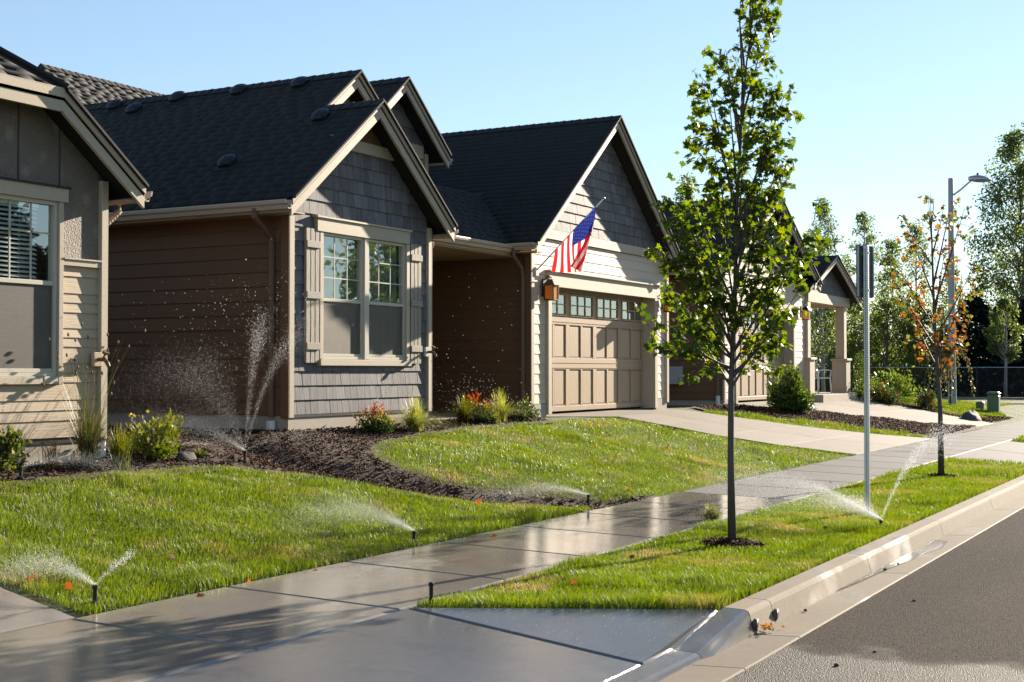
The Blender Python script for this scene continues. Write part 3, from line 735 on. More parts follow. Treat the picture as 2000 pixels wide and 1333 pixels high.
for zb_, zt_ in ((1.92, 3.5),):
    V = []; 
    for i in range(n + 1):
        x = 13.75 + 1.8 * i / n; yy = YF + .11 + .022 * math.sin(i * .75) + .012 * math.sin(i * 1.9); V += [(x, yy, zb_), (x, yy, zt_)]
    m.add(V, [(2 * i, 2 * i + 2, 2 * i + 3, 2 * i + 1) for i in range(n)])
m.build('curtain', 'curtain', H2, True)
MB().box(13.3, 16.0, YF + .9, YF + .95, 1.3, 3.7).build('room_wall', 'interior', H2)
# shutters: board and batten
for x0 in (13.34, 15.70):
    sh = MB().box(x0 + .005, x0 + .265, YF - .022, YF - .006, 1.86, 3.53).build('shutter', 'shutter_paint', H2)
    for k in range(3): MB().bbox(x0 + .004 + k * .092, x0 + .086 + k * .092, YF - .040, YF - .023, 1.85, 3.54, .004).build('board', 'shutter_paint', sh)
    for zc in (2.06, 2.70, 3.34): MB().bbox(x0 - .004, x0 + .276, YF - .062, YF - .041, zc - .045, zc + .045, .005).build('batten', 'shutter_paint', sh)
# roof planes
thk = .10
lp = lambda x, y: (x, y, Zroof(x))
panel(H2, 'roof_plane', [lp(XL, 10.1), lp(XR1, 10.1), lp(XR1, YM), lp(XM, YM), lp(XM, 17.3), lp(16.6, 18.7), lp(16.6, 22), lp(XL, 22)][::-1], thk, 'shingle')
zr1 = lambda x: ZR1 - S * (x - XR1)
panel(H2, 'roof_plane', [(XR1, 10.1, ZR1), (XE1, 10.1, zr1(XE1)), (XE1, 11.9, zr1(XE1)), (XR1, 11.9, ZR1)], thk, 'shingle')
zm = lambda x: ZM - S * (x - XM)
panel(H2, 'roof_plane', [(XM, YM, ZM), (17.6, YM, zm(17.6)), (17.6, 18, zm(17.6)), (XM, 18, ZM)], thk, 'shingle')
# rear wing, street-facing slope with a hip on its left
rz = lambda y: ZM + S * (y - 17.3)
panel(H2, 'roof_plane', [(XM, 17.3, ZM), (22, 17.3, ZM), (22, 18.8, rz(18.8)), (16.6, 18.8, rz(18.8))], thk, 'shingle')
panel(H2, 'roof_plane', [(16.6, 18.8, rz(18.8)), (22, 18.8, rz(18.8)), (22, 22, rz(18.8) - 2.4), (16.6, 22, rz(18.8) - 2.4)], thk, 'shingle')
sh2 = Shingles(); cu = math.hypot(1, S); ux = np.array((1, 0, S)) / cu
def left_range(u):
    x = XL + u / cu
    if x < XR1: return (10.1, 21.5)
    if x < XM: return (YM, 21.5)
    return (17.3 + (x - XM) * 1.2, 21.5)
sh2.plane((XL, 0, ZE), (0, 1, 0), ux, left_range, (16.55 - XL) * cu)
sh2.plane((0, 17.3, ZM), (1, 0, 0), np.array((0, 1, S)) / cu, lambda u: (XM + u / cu * .8, 21), 1.5 * cu, tk=.0045, tj=.0005)
# rakes
barge(H2, (XL, ZE), (XR1, ZR1), 10.1); barge(H2, (XR1 + .001, ZR1), (XE1, zr1(XE1)), 10.1)
barge(H2, (XM - .95, ZM - S * .95), (XM, ZM), YM); barge(H2, (XM + .001, ZM), (17.6, zm(17.6)), YM)
wall('gable_wall', FY(YM + .35), [(12.9, 3.9), (17.4, 3.9), (17.4, zm(17.4) - .12), (XM, ZM - .12), (12.9, Zroof(12.9) - .12)], [], .1, 'soffit', H2)
# eave trim, gutters, soffit
MB().box(XL, XL + .03, 10.14, 22, ZE - .17, ZE - .095).build('fascia', 'trim', H2)
gutter_run(H2, (XL - .002, 10.1, ZE - .03), (XL - .002, 22, ZE - .03), (-1, 0, 0))
MB().box(XL + .03, 13.04, 10.15, 22, ZE - .17, ZE - .15).build('soffit', 'soffit', H2)
MB().box(16.27, XE1 - .03, 10.15, 11.2, ZE - .17, ZE - .15).build('soffit', 'soffit', H2)
gutter_run(H2, (XE1 + .002, 10.1, ZE - .03), (XE1 + .002, 10.62, ZE - .03), (1, 0, 0))
downspout(H2, [(12.66, 10.62, 3.72), (12.66, 10.62, 3.62), (12.97, 10.62, 3.40), (12.99, 10.62, 3.30), (12.99, 10.62, 1.18)])
MB().tube([(12.98, 10.62, 1.14), (12.98, 10.62, 1.02), (12.96, 10.62, 1.01), (12.94, 10.60, .80)], [.058, .058, .042, .042], 10).build('drain_adapter', 'white_plastic', H2)
downspout(H2, [(16.56, 10.55, 3.72), (16.56, 10.55, 3.60), (16.34, 10.55, 3.42), (16.33, 10.55, 3.30), (16.33, 10.55, 1.0)])
for p in ((15.28, 15.61), (15.27, 14.30), (15.24, 13.07), (15.22, 11.93), (14.32, 10.87), (13.50, 11.76)): roof_vent(H2, (p[0], p[1], Zroof(p[0])), S)
roof_vent(H2, (15.1, 15.02, Zroof(15.1)), S)
# entry dormer gable
XD, ZD, YD = 17.45, 6.33, 11.6; dz = lambda x: ZD - .83 * abs(x - XD)
panel(H2, 'roof_plane', [(16.15, YD, dz(16.15)), (XD, YD, ZD), (XD, 18, ZD), (16.15, 18, dz(16.15))][::-1], .09, 'shingle')
panel(H2, 'roof_plane', [(XD, YD, ZD), (18.72, YD, dz(18.72)), (18.72, 18, dz(18.72)), (XD, 18, ZD)], .09, 'shingle')
sh2.plane((16.15, 0, dz(16.15)), (0, 1, 0), np.array((1, 0, .83)) / math.hypot(1, .83), lambda u: (YD, 15), 1.3 * math.hypot(1, .83))
barge(H2, (16.15, dz(16.15)), (XD, ZD), YD, w=.2); barge(H2, (XD + .001, ZD), (18.72, dz(18.72)), YD, w=.2)
gutter_run(H2, (18.72, YD, dz(18.72) - .02), (18.72, 14, dz(18.72) - .02), (1, 0, 0))
dpoly = [(16.35, 3.9), (18.5, 3.9), (18.5, dz(18.5) - .1), (XD, ZD - .1), (16.35, dz(16.35) - .1)]
wall('dormer_wall', FY(YD + .32), dpoly, [(17.2, 18.12, 4.4, 5.14)], .1, 'interior', H2)
clad('shake', FY(YD + .32), clip_half(dpoly, 0, -1, -5.42), rows_of(5.42, 6.3, .24), 'shake', H2, widths=(.12, .22), t=.02)
clad('siding_plank', FY(YD + .32), clip_half(dpoly, 0, 1, 5.2), rows_of(3.95, 5.2, .178), 'siding_tan', H2, holes=[(17.1, 18.2, 4.3, 5.2)])
MB().box(16.4, 18.35, YD + .262, YD + .318, 5.2, 5.41).build('dormer_band', 'trim', H2)
MB().box(18.12, 18.22, YD + .268, YD + .318, 4.3, 5.199).build('window_casing', 'trim', H2); MB().box(17.1, 17.2, YD + .268, YD + .318, 4.3, 5.199).build('window_casing', 'trim', H2)
MB().bbox(18.41, 18.5, YD + .262, YD + .318, 3.9, 5.3).build('corner_board', 'trim', H2)
sash_window(H2, 17.202, 18.118, 4.40, 5.14, YD + .31, (3, 2), meet=.2, screen_lower=False)
# porch roof over the recessed entry
YP = 10.60; ZP = 3.80
panel(H2, 'roof_plane', [(16.25, YP, ZP), (19.6, YP, ZP), (20.6, YD + .3, ZP + S * (YD + .3 - YP)), (16.25, YD + .3, ZP + S * (YD + .3 - YP))], .09, 'shingle')
sh2.plane((0, YP, ZP), (1, 0, 0), np.array((0, 1, S)) / cu, lambda u: (16.45, 19.02 + u / cu), 1.28 * cu)
MB().box(16.45, 19.0, YP + .004, YP + .03, ZP - .17, ZP - .095).build('fascia', 'trim', H2)
gutter_run(H2, (16.52, YP, ZP - .02), (18.98, YP, ZP - .02), (0, -1, 0))
MB().box(16.29, 19.28, YP + .03, 13.2, ZP - .19, ZP - .171).build('porch_ceiling', 'soffit', H2)
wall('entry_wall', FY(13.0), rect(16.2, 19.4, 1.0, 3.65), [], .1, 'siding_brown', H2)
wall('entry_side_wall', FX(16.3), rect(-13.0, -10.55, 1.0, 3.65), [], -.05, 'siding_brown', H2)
MB().box(16.3, 19.3, 10.72, 13.0, .5, 1.04).build('entry_step', 'foundation', H2)
# garage wing
GX0, GX1, GR = 19.3, 25.1, 22.12; GE, GEZ = 18.97, 3.84; GRZ = GEZ + S * (GR - GE); GE1 = 2 * GR - GE
gpoly = gable_poly(GX0 + .02, GX1 - .02, 1.2, GR, GRZ, S)
OP = (19.94, 24.46, .9, 3.24)
wall('garage_front_wall', FY(YF + .02), gpoly, [OP], .3, 'interior', H2)
sp = gable_poly(GX0 + .09, GX1 - .09, 1.21, GR, GRZ, S)
clad('siding_plank', FY(YF + .02), clip_half(sp, 0, 1, 3.96), rows_of(1.21, 3.96, .165), 'siding_cream', H2, holes=[(19.86, 24.56, .9, 3.44)], t=.011)
clad('shake', FY(YF + .02), clip_half(sp, 0, -1, -4.14), rows_of(4.14, 6.2, .18), 'shake', H2, widths=(.14, .27), t=.02, gap=.005)
MB().box(GX0 + .05, GX1 - .05, YF - .03, YF + .018, 3.97, 4.13).build('gable_band', 'trim', H2)
MB().bbox(GX0 - .02, GX0 + .085, YF - .035, YF + .018, 1.0, 3.92).build('corner_board', 'trim', H2)
MB().bbox(GX1 - .085, GX1 + .02, YF - .035, YF + .018, 1.12, 3.92).build('corner_board', 'trim', H2)
MB().bbox(GX0 - .04, GX0 - .021, YF - .035, YF + .09, 1.0, 3.76).build('corner_board', 'siding_brown', H2)
hd_ = MB().box(19.88, 24.62, YF - .055, YF + .018, 3.2, 3.42).build('door_header', 'trim', H2)
MB().box(19.84, 24.66, YF - .10, YF + .018, 3.421, 3.445).build('header_cap', 'trim', hd_)
MB().box(19.99, 24.41, YF - .085, YF + .016, 3.17, 3.199).build('header_molding', 'trim', hd_)
for a, b in ((19.87, 20.0), (24.4, 24.54)):
    MB().bbox(a, b, YF - .04, YF + .28, 1.02, 3.199).build('door_jamb', 'trim', H2)
garage_door(H2, 20.002, 24.398, YF + .22, 1.045, 3.215)
for a, b in ((19.32, 19.87), (24.54, 25.08)): MB().box(a, b, YF + .002, YF + .2, .5, 1.2).build('foundation', 'foundation', H2)
GS = FX(GX0 + .02)
wall('garage_side_wall', GS, rect(-15, -YF - .34, 1.0, 3.78), [], .1, 'interior', H2)
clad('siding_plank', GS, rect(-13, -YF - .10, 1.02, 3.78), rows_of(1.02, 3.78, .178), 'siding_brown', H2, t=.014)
MB().box(GX0 + .03, GX0 + .2, YF + .2, 13, .5, 1.01).build('foundation', 'foundation', H2)
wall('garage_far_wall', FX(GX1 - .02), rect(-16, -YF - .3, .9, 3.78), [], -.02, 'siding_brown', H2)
gl = lambda x: GEZ + S * (x - GE); gr_ = lambda x: GRZ - S * (x - GR)
panel(H2, 'roof_plane', [(GE, 10.1, GEZ), (GR, 10.1, GRZ), (GR, 18, GRZ), (GE, 18, GEZ)][::-1], thk, 'shingle')
panel(H2, 'roof_plane', [(GR, 10.1, GRZ), (GE1, 10.1, GEZ), (GE1, 18, GEZ), (GR, 18, GRZ)], thk, 'shingle')
sh2.plane((GE, 0, GEZ), (0, 1, 0), ux, lambda u: (10.1, 10.62 + max(0, u / cu + .02) if u / cu < 1.25 else 17), (GR - GE) * cu)
barge(H2, (GE, GEZ), (GR, GRZ), 10.1, w=.2); barge(H2, (GR + .001, GRZ), (GE1, GEZ), 10.1, w=.2)
gutter_run(H2, (GE - .002, 10.1, GEZ - .03), (GE - .002, 10.6, GEZ - .03), (-1, 0, 0)); gutter_run(H2, (GE1 + .002, 10.1, GEZ - .03), (GE1 + .002, 18, GEZ - .03), (1, 0, 0))
MB().box(GE + .02, GX0 - .041, 10.15, 10.72, GEZ - .17, GEZ - .15).build('soffit', 'soffit', H2)
downspout(H2, [(18.92, 10.5, 3.74), (18.92, 10.5, 3.60), (19.18, 10.5, 3.42), (19.22, 10.5, 3.30), (19.22, 10.5, 1.05)])
downspout(H2, [(25.3, 10.5, 3.74), (25.3, 10.5, 3.60), (25.17, 10.5, 3.42), (25.16, 10.5, 3.30), (25.16, 10.5, 1.0)])
sh2.build(H2, 300)
def ridge_caps(parent, p0, p1, s, mat='shingle'):
    a, b = Vector(p0), Vector(p1); L = (b - a).length; d = (b - a) / L; sd = Vector((d.y, -d.x, 0)); n = int(L / .16)
    for k in range(n):
        q0 = a + d * (k * .16) + Vector((0, 0, .030 + .004 * (k % 2))); q1 = a + d * (k * .16 + .20) + Vector((0, 0, .018)); w = .13
        MB().add([q0, q0 + sd * w - Vector((0, 0, s * w)), q0 - sd * w - Vector((0, 0, s * w)), q1, q1 + sd * w - Vector((0, 0, s * w)), q1 - sd * w - Vector((0, 0, s * w)), q0 + sd * w - Vector((0, 0, s * w + .02)), q0 - sd * w - Vector((0, 0, s * w + .02)), q0 - Vector((0, 0, .02))],
                 [(0, 1, 4, 3), (2, 0, 3, 5), (8, 6, 1, 0), (7, 8, 0, 2)]).build('ridge_cap', mat, parent)
ridge_caps(H2, (XR1, 10.05, ZR1), (XR1, 11.1, ZR1), S); ridge_caps(H2, (XM, YM - .05, ZM), (XM, 17.2, ZM), S); ridge_caps(H2, (XD, YD - .05, ZD), (XD, 14, ZD), .83); ridge_caps(H2, (GR, 10.05, GRZ), (GR, 15, GRZ), S); ridge_caps(H2, (16.6, 18.8, rz(18.8)), (20, 18.8, rz(18.8)), S)
# crawl-space fittings on the side foundation
MB().box(13.045, 13.054, 12.25, 12.55, .86, 1.05).build('crawl_vent', 'black_metal', H2)
bx = MB().bbox(12.98, 13.052, 11.92, 12.10, .90, 1.10).build('junction_box', 'grey_plastic', H2)

# ------------------------------------------------------------------ tan house at the left edge
H1 = thing('tan_house', 'tan lap-sided house cut off by the left edge of the photo', 'house', (7, 11, 1))
Y1 = 9.8; X1 = 9.45
e1x, e1z, s1 = 9.68, 3.55, .75; r1 = 6.9; z1f = lambda x: e1z + s1 * (e1x - x); clipx = 8.66; clipz = z1f(clipx)
hx = 2 * r1 - clipx; ex0 = 2 * r1 - e1x
hp = [(4.4, 1.1), (X1, 1.1), (X1, z1f(X1) - .1), (clipx, clipz - .1), (hx, clipz - .1), (4.4, z1f(X1) - .1)]
W1 = (7.35, 8.86, 1.70, 3.33)
wall('front_wall', FY(Y1 + .02), hp, [W1], .12, 'interior', H1)
edges = [1.129, 1.287, 1.383, 1.479, 1.644, 1.733, 1.825, 1.979, 2.066, 2.154, 2.303, 2.396, 2.484, 2.646, 2.742]
clad('siding_plank', FY(Y1 + .02), rect(4.42, 9.38, 1.10, 2.742), list(zip(edges[:-1], edges[1:])), 'siding_tan', H1, holes=[(7.2, 8.92, 1.62, 3.5)], t=.014)
MB().box(4.42, 7.2, Y1 - .03, Y1 + .018, 2.744, 2.80).build('band_board', 'trim', H1); bb_ = MB().box(8.921, 9.38, Y1 - .03, Y1 + .018, 2.744, 2.80).build('band_board', 'trim', H1)
MB().box(8.921, 9.382, Y1 - .045, Y1 + .018, 2.801, 2.815).build('band_cap', 'trim', bb_)
up_poly = [(4.45, 2.816), (9.38, 2.816), (9.38, z1f(9.38) - .12), (clipx, clipz - .12), (hx, clipz - .12), (4.45, z1f(9.38) - .12)]
for a, b in ((4.45, 6.2), (6.22, 7.15), (7.17, 7.9), (7.92, 8.40), (8.425, 8.88), (8.905, 9.38)):
    P = clip_half(clip_half(up_poly, -1, 0, -a), 1, 0, b); m = MB()
    for Q in subtract(P, [(7.2, 8.92, 1.5, 3.46)]): m.prism([(x, Y1 + .005, z) for x, z in Q], (0, .014, 0))
    m.build('stucco_panel', 'stucco', H1)
MB().bbox(9.38, 9.47, Y1 - .04, Y1 + .018, 1.09, z1f(9.45) - .13).build('corner_board', 'trim', H1)
MB().bbox(9.451, 9.472, Y1 + .019, Y1 + .12, 1.09, 3.5).build('corner_board', 'siding_brown', H1)
MB().box(4.4, 9.43, Y1 + .002, Y1 + .2, .4, 1.098).build('foundation', 'foundation', H1)
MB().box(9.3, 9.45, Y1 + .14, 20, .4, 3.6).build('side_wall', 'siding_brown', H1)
MB().box(4.4, 9.48, Y1 - .012, Y1 + .02, 1.075, 1.1).build('base_flashing', 'black_metal', H1)
wh = MB().box(7.26, 8.955, Y1 - .05, Y1 + .018, 3.33, 3.455).build('window_header', 'trim', H1); MB().box(7.24, 8.975, Y1 - .07, Y1 + .018, 3.456, 3.475).build('header_cap', 'black_metal', wh)
for a, b in ((8.86, 8.92), (7.29, 7.35)): MB().bbox(a, b, Y1 - .036, Y1 + .018, 1.625, 3.329).build('window_casing', 'trim', H1)
MB().bbox(7.35, 8.86, Y1 - .036, Y1 + .018, 1.625, 1.70).build('window_sill', 'trim', H1)
sash_window(H1, 7.352, 8.858, 1.702, 3.328, Y1 + .02, (6, 1), meet=.53)
up_m = MB()
m = MB(); z = 2.60
MB().box(7.4, 8.82, Y1 + .024, Y1 + .038, 3.02, 3.035).build('muntin', 'vinyl', H1)
bl = thing
blind = MB().box(7.4, 8.68, Y1 + .042, Y1 + .085, 3.26, 3.292).build('window_blind', 'blind', H1)
k = 0
while k < 36:
    zc = 3.24 - k * .042; MB().add([(7.41, Y1 + .045, zc), (8.67, Y1 + .045, zc), (8.67, Y1 + .083, zc + .022), (7.41, Y1 + .083, zc + .022), (7.41, Y1 + .045, zc - .003), (8.67, Y1 + .045, zc - .003), (8.67, Y1 + .083, zc + .019), (7.41, Y1 + .083, zc + .019)],
        [(0, 1, 2, 3), (7, 6, 5, 4), (4, 5, 1, 0), (5, 6, 2, 1), (6, 7, 3, 2), (7, 4, 0, 3)]).build('slat', 'blind', blind); k += 1
for x in (7.7, 8.2, 8.5): MB().tube([(x, Y1 + .088, 1.74), (x, Y1 + .088, 3.28)], .003, 5).build('cord', 'blind', blind)
MB().box(7.0, 9.2, Y1 + .9, Y1 + .95, 1.3, 3.6).build('room_wall', 'interior', H1)
# roof: gable with a clipped (hipped) peak
t_ = clipx - r1; zt = clipz + s1 * t_; yr = 9.5
panel(H1, 'roof_plane', [(e1x, yr, e1z), (e1x, 20, e1z), (r1, 20, zt), (r1, yr + t_, zt), (clipx, yr, clipz)], .1, 'shingle')
panel(H1, 'roof_plane', [(ex0, yr, e1z), (hx, yr, clipz), (r1, yr + t_, zt), (r1, 20, zt), (ex0, 20, e1z)], .1, 'shingle')
panel(H1, 'roof_plane', [(hx, yr, clipz), (clipx, yr, clipz), (r1, yr + t_, zt)], .1, 'shingle')
sh1 = Shingles(); c1 = math.hypot(1, s1)
sh1.plane((0, yr - .02, clipz), (1, 0, 0), np.array((0, 1, s1)) / c1, lambda u: (hx + u / c1, clipx - u / c1), t_ * c1, tk=.0045, tj=.0005)
sh1.plane((e1x, 0, e1z), (0, 1, 0), np.array((-1, 0, s1)) / c1, lambda u: (yr - .015 + max(0, u / c1 - (e1x - clipx)), 12), (e1x - r1) * c1, tk=.0045, tj=.0005)
sh1.build(H1, 300)
m = MB().tube([(clipx + .02, yr - .03, clipz + .02), (r1, yr + t_, zt + .025)], .035, 6).build('hip_cap', 'shingle', H1)
barge(H1, (e1x, e1z), (clipx, clipz), yr, w=.21)
for nm, d0, d1, ya, yb in (('fascia', 0, .20, yr, yr + .035), ('fascia_trim', -.012, .075, yr - .022, yr - .002)):
    MB().box(hx, clipx - .001, ya, yb, clipz - d1, clipz - d0).build(nm, 'trim', H1)
gutter_run(H1, (e1x, yr, e1z - .03), (e1x, 20, e1z - .03), (1, 0, 0))
MB().box(9.475, e1x - .02, yr + .04, 20, e1z - .16, e1z - .145).build('soffit', 'soffit', H1)
downspout(H1, [(9.73, 9.88, 3.42), (9.73, 9.88, 3.34), (9.54, 9.90, 3.17), (9.525, 9.90, 3.08), (9.525, 9.90, 1.08)], 'trim', .03)
MB().tube([(9.525, 9.90, 1.08), (9.525, 9.90, .98), (9.54, 9.88, .82)], [.045, .045, .03], 10).build('drain_adapter', 'white_plastic', H1)
faucet(9.33, Y1 - .012, 1.86, 'brass hose faucet on the tan house beside the tall window')
faucet(16.10, YF - .022, 2.02, 'hose faucet at the right corner of the grey shake gable', 'dark')

# ------------------------------------------------------------------ farther house with porch
H3 = thing('porch_house', 'farther house with a tan garage door and small gabled porch behind the maple tree', 'house', (33, 12, 1))
PX0, PX1, PR = 28.35, 34.6, 31.47; PE, PEZ, s3 = 28.0, 4.05, .56; PE1 = 2 * PR - PE; PRZ = PEZ + s3 * (PR - PE)
pp = gable_poly(PX0, PX1, 1.1, PR, PRZ, s3)
wall('front_wall', FY(YF + .02), pp, [(29.14, 33.46, .8, 3.29)], .3, 'interior', H3)
sp3 = gable_poly(PX0 + .08, PX1 - .08, 1.11, PR, PRZ, s3)
clad('siding_plank', FY(YF + .02), clip_half(sp3, 0, 1, 4.0), rows_of(1.11, 4.0, .165), 'siding_cream', H3, holes=[(29.06, 33.55, .8, 3.44)], t=.011)
clad('shake', FY(YF + .02), clip_half(sp3, 0, -1, -4.16), rows_of(4.16, 6.0, .2), 'shake', H3, widths=(.2, .35), t=.02)
MB().box(PX0 + .05, PX1 - .05, YF - .03, YF + .018, 4.01, 4.15).build('gable_band', 'trim', H3)
for a, b in ((PX0 - .02, PX0 + .08), (PX1 - .08, PX1 + .02)): MB().bbox(a, b, YF - .035, YF + .018, 1.05, 3.95).build('corner_board', 'trim', H3)
MB().box(29.08, 33.6, YF - .055, YF + .018, 3.25, 3.42).build('door_header', 'trim', H3)
for a, b in ((29.07, 29.2), (33.4, 33.54)): MB().bbox(a, b, YF - .04, YF + .28, 1.0, 3.249).build('door_jamb', 'trim', H3)
garage_door(H3, 29.202, 33.398, YF + .22, 1.05, 3.26)
for a, b in ((PX0 + .01, 29.07), (33.54, PX1 - .01)): MB().box(a, b, YF + .002, YF + .2, .4, 1.1).build('foundation', 'foundation', H3)
HS = FX(PX0)
wall('side_wall', HS, rect(-18, -YF - .3, 1.1, 4.0), [], .1, 'interior', H3)
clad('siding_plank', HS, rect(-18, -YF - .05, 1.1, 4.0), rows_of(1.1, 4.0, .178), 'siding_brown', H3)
MB().box(PX0 + .01, PX0 + .2, YF + .2, 18, .4, 1.095).build('foundation', 'foundation', H3)
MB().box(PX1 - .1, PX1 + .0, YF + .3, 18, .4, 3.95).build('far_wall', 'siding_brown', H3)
panel(H3, 'roof_plane', [(PE, 10.1, PEZ), (PR, 10.1, PRZ), (PR, 18, PRZ), (PE, 18, PEZ)][::-1], .1, 'shingle')
panel(H3, 'roof_plane', [(PR, 10.1, PRZ), (PE1, 10.1, PEZ), (PE1, 18, PEZ), (PR, 18, PRZ)], .1, 'shingle')
sh3 = Shingles(); c3 = math.hypot(1, s3); sh3.plane((PE, 0, PEZ), (0, 1, 0), np.array((1, 0, s3)) / c3, lambda u: (10.1, 17), (PR - PE) * c3)
barge(H3, (PE, PEZ), (PR, PRZ), 10.1, w=.2); barge(H3, (PR + .001, PRZ), (PE1, PEZ), 10.1, w=.2)
gutter_run(H3, (PE, 10.1, PEZ - .03), (PE, 18, PEZ - .03), (-1, 0, 0)); gutter_run(H3, (PE1, 10.1, PEZ - .03), (PE1, 10.6, PEZ - .03), (1, 0, 0))
for y in (11.6, 12.8): roof_vent(H3, (31.2, y, PRZ - s3 * .27), s3)
downspout(H3, [(28.0, 10.5, 3.95), (28.0, 10.5, 3.85), (28.24, 10.5, 3.65), (28.27, 10.5, 3.5), (28.27, 10.5, 1.2)]); MB().tube([(28.27, 10.5, 1.2), (28.27, 10.5, .85)], .05, 8).build('drain_adapter', 'white_plastic', H3)
MB().bbox(28.24, 28.34, 11.35, 11.75, 1.45, 1.85).build('meter_box', 'grey_plastic', H3)
# porch: gable, beam, column on a pedestal, slab
QR, QRZ, s4 = 36.45, 4.92, .42; Q0, Q1 = 34.0, 39.1
panel(H3, 'roof_plane', [(Q0, 10.1, QRZ - s4 * (QR - Q0)), (QR, 10.1, QRZ), (QR, 15, QRZ), (Q0, 15, QRZ - s4 * (QR - Q0))][::-1], .09, 'shingle')
panel(H3, 'roof_plane', [(QR, 10.1, QRZ), (Q1, 10.1, QRZ - s4 * (Q1 - QR)), (Q1, 15, QRZ - s4 * (Q1 - QR)), (QR, 15, QRZ)], .09, 'shingle')
c4 = math.hypot(1, s4); sh3.plane((Q0, 0, QRZ - s4 * (QR - Q0)), (0, 1, 0), np.array((1, 0, s4)) / c4, lambda u: (10.1, 14.5), (QR - Q0) * c4); sh3.build(H3, 60)
barge(H3, (34.4, QRZ - s4 * (QR - 34.4)), (QR, QRZ), 10.1, w=.2); barge(H3, (QR + .001, QRZ), (Q1, QRZ - s4 * (Q1 - QR)), 10.1, w=.2)
clad('shake', FY(YF + .02), [(34.5, 3.86), (38.6, 3.86), (38.6, 3.92), (QR, QRZ - .12), (34.5, 4.0)], rows_of(3.86, 4.9, .24), 'shake', H3, widths=(.3, .5), t=.02)
MB().bbox(34.62, 38.7, YF - .06, YF + .16, 3.58, 3.85).build('porch_beam', 'trim', H3)
MB().box(34.7, 38.95, YF + .17, 13.5, 3.6, 3.64).build('porch_ceiling', 'soffit', H3)
for x in (34.72, 38.25):
    MB().bbox(x - .13, x + .13, YF - .05, YF + .2, 2.1, 3.579).build('column', 'trim', H3)
    c = MB().bbox(x - .22, x + .22, YF - .13, YF + .28, 1.13, 2.04).build('column_pedestal', 'trim', H3); MB().bbox(x - .26, x + .26, YF - .17, YF + .32, 2.041, 2.099).build('pedestal_cap', 'trim', c)
MB().bbox(34.6, 39.0, 9.95, 13.5, .6, 1.125).build('porch_slab', 'foundation', H3)
wall_lamp('wall_lantern', 'black lantern with amber glass beside the flag on the left garage', 19.72, YF - .02, 3.0, 'amber_glass')
wall_lamp('wall_lantern', 'lantern right of the garage door with windows, half hidden by maple leaves', 24.82, YF - .02, 3.0, 'amber_glass')
wall_lamp('wall_lantern', 'pale glass lantern beside the porch column of the farther house', 34.05, YF - .02, 3.15, 'cream_glass')

# ------------------------------------------------------------------ helpers: plants
MAPLE = [(0, 0), (.16, -.02), (.10, .14), (.46, .10), (.36, .26), (.52, .46), (.28, .50), (.24, .66), (.13, .62), (0, 1.0)]
def leaf_template(kind):
    if kind == 'maple':
        o = MAPLE + [(-x, y) for x, y in MAPLE[-2:0:-1]]; V = [(0, .38, 0)] + [(x, y, -.10 * abs(x) - .12 * max(0, y - .5)) for x, y in o]
        return np.array(V) - np.array((0, 0, 0)), np.array([(0, i, i % (len(o)) + 1) for i in range(1, len(o) + 1)])
    if kind == 'oval': return np.array([(0, 0, 0), (.30, .35, -.05), (.24, .7, -.08), (0, 1, -.12), (-.24, .7, -.08), (-.30, .35, -.05)]), np.array([(0, 1, 2), (0, 2, 3), (0, 3, 4), (0, 4, 5)])
    if kind == 'tri': return np.array([(-.32, .25, 0), (.32, .25, 0), (0, 1, -.1), (0, 0, 0)]), np.array([(3, 1, 0), (0, 1, 2)])
    if kind == 'needle': return np.array([(-.05, 0, 0), (.05, 0, 0), (0, 1, -.06)]), np.array([(0, 1, 2)])
TPL = {k: leaf_template(k) for k in ('maple', 'oval', 'tri', 'needle')}
def unit(a): return a / np.maximum(np.linalg.norm(a, axis=-1, keepdims=True), 1e-9)
def leaf_frames(d, nrm):
    d = unit(d); x = unit(np.cross(d, nrm)); n = np.cross(x, d); return x, d, n
def leaves_mesh(pos, d, nrm, size, kind):
    V, T = TPL[kind]; x, y, n = leaf_frames(d, nrm); size = np.broadcast_to(size, len(pos))[:, None, None]
    W = pos[:, None] + size * (V[None, :, 0:1] * x[:, None] + V[None, :, 1:2] * y[:, None] + V[None, :, 2:3] * n[:, None])
    return W.reshape(-1, 3), (T[None] + len(V) * np.arange(len(pos))[:, None, None]).reshape(-1, 3), len(V)
def crown(name, pos, d, nrm, size, kind, mat, parent, rnd):
    V, T, k = leaves_mesh(pos, d, nrm, size, kind); return fast_mesh(name, V, T, mat, parent, np.repeat(rnd, k))
def bez(p0, p1, p2, n):
    t = np.linspace(0, 1, n)[:, None]; return (1 - t) ** 2 * p0 + 2 * t * (1 - t) * p1 + t * t * p2
def sphere_pts(n, rng):
    return unit(rng.normal(size=(n, 3))) * rng.random((n, 1)) ** (1 / 2.2)

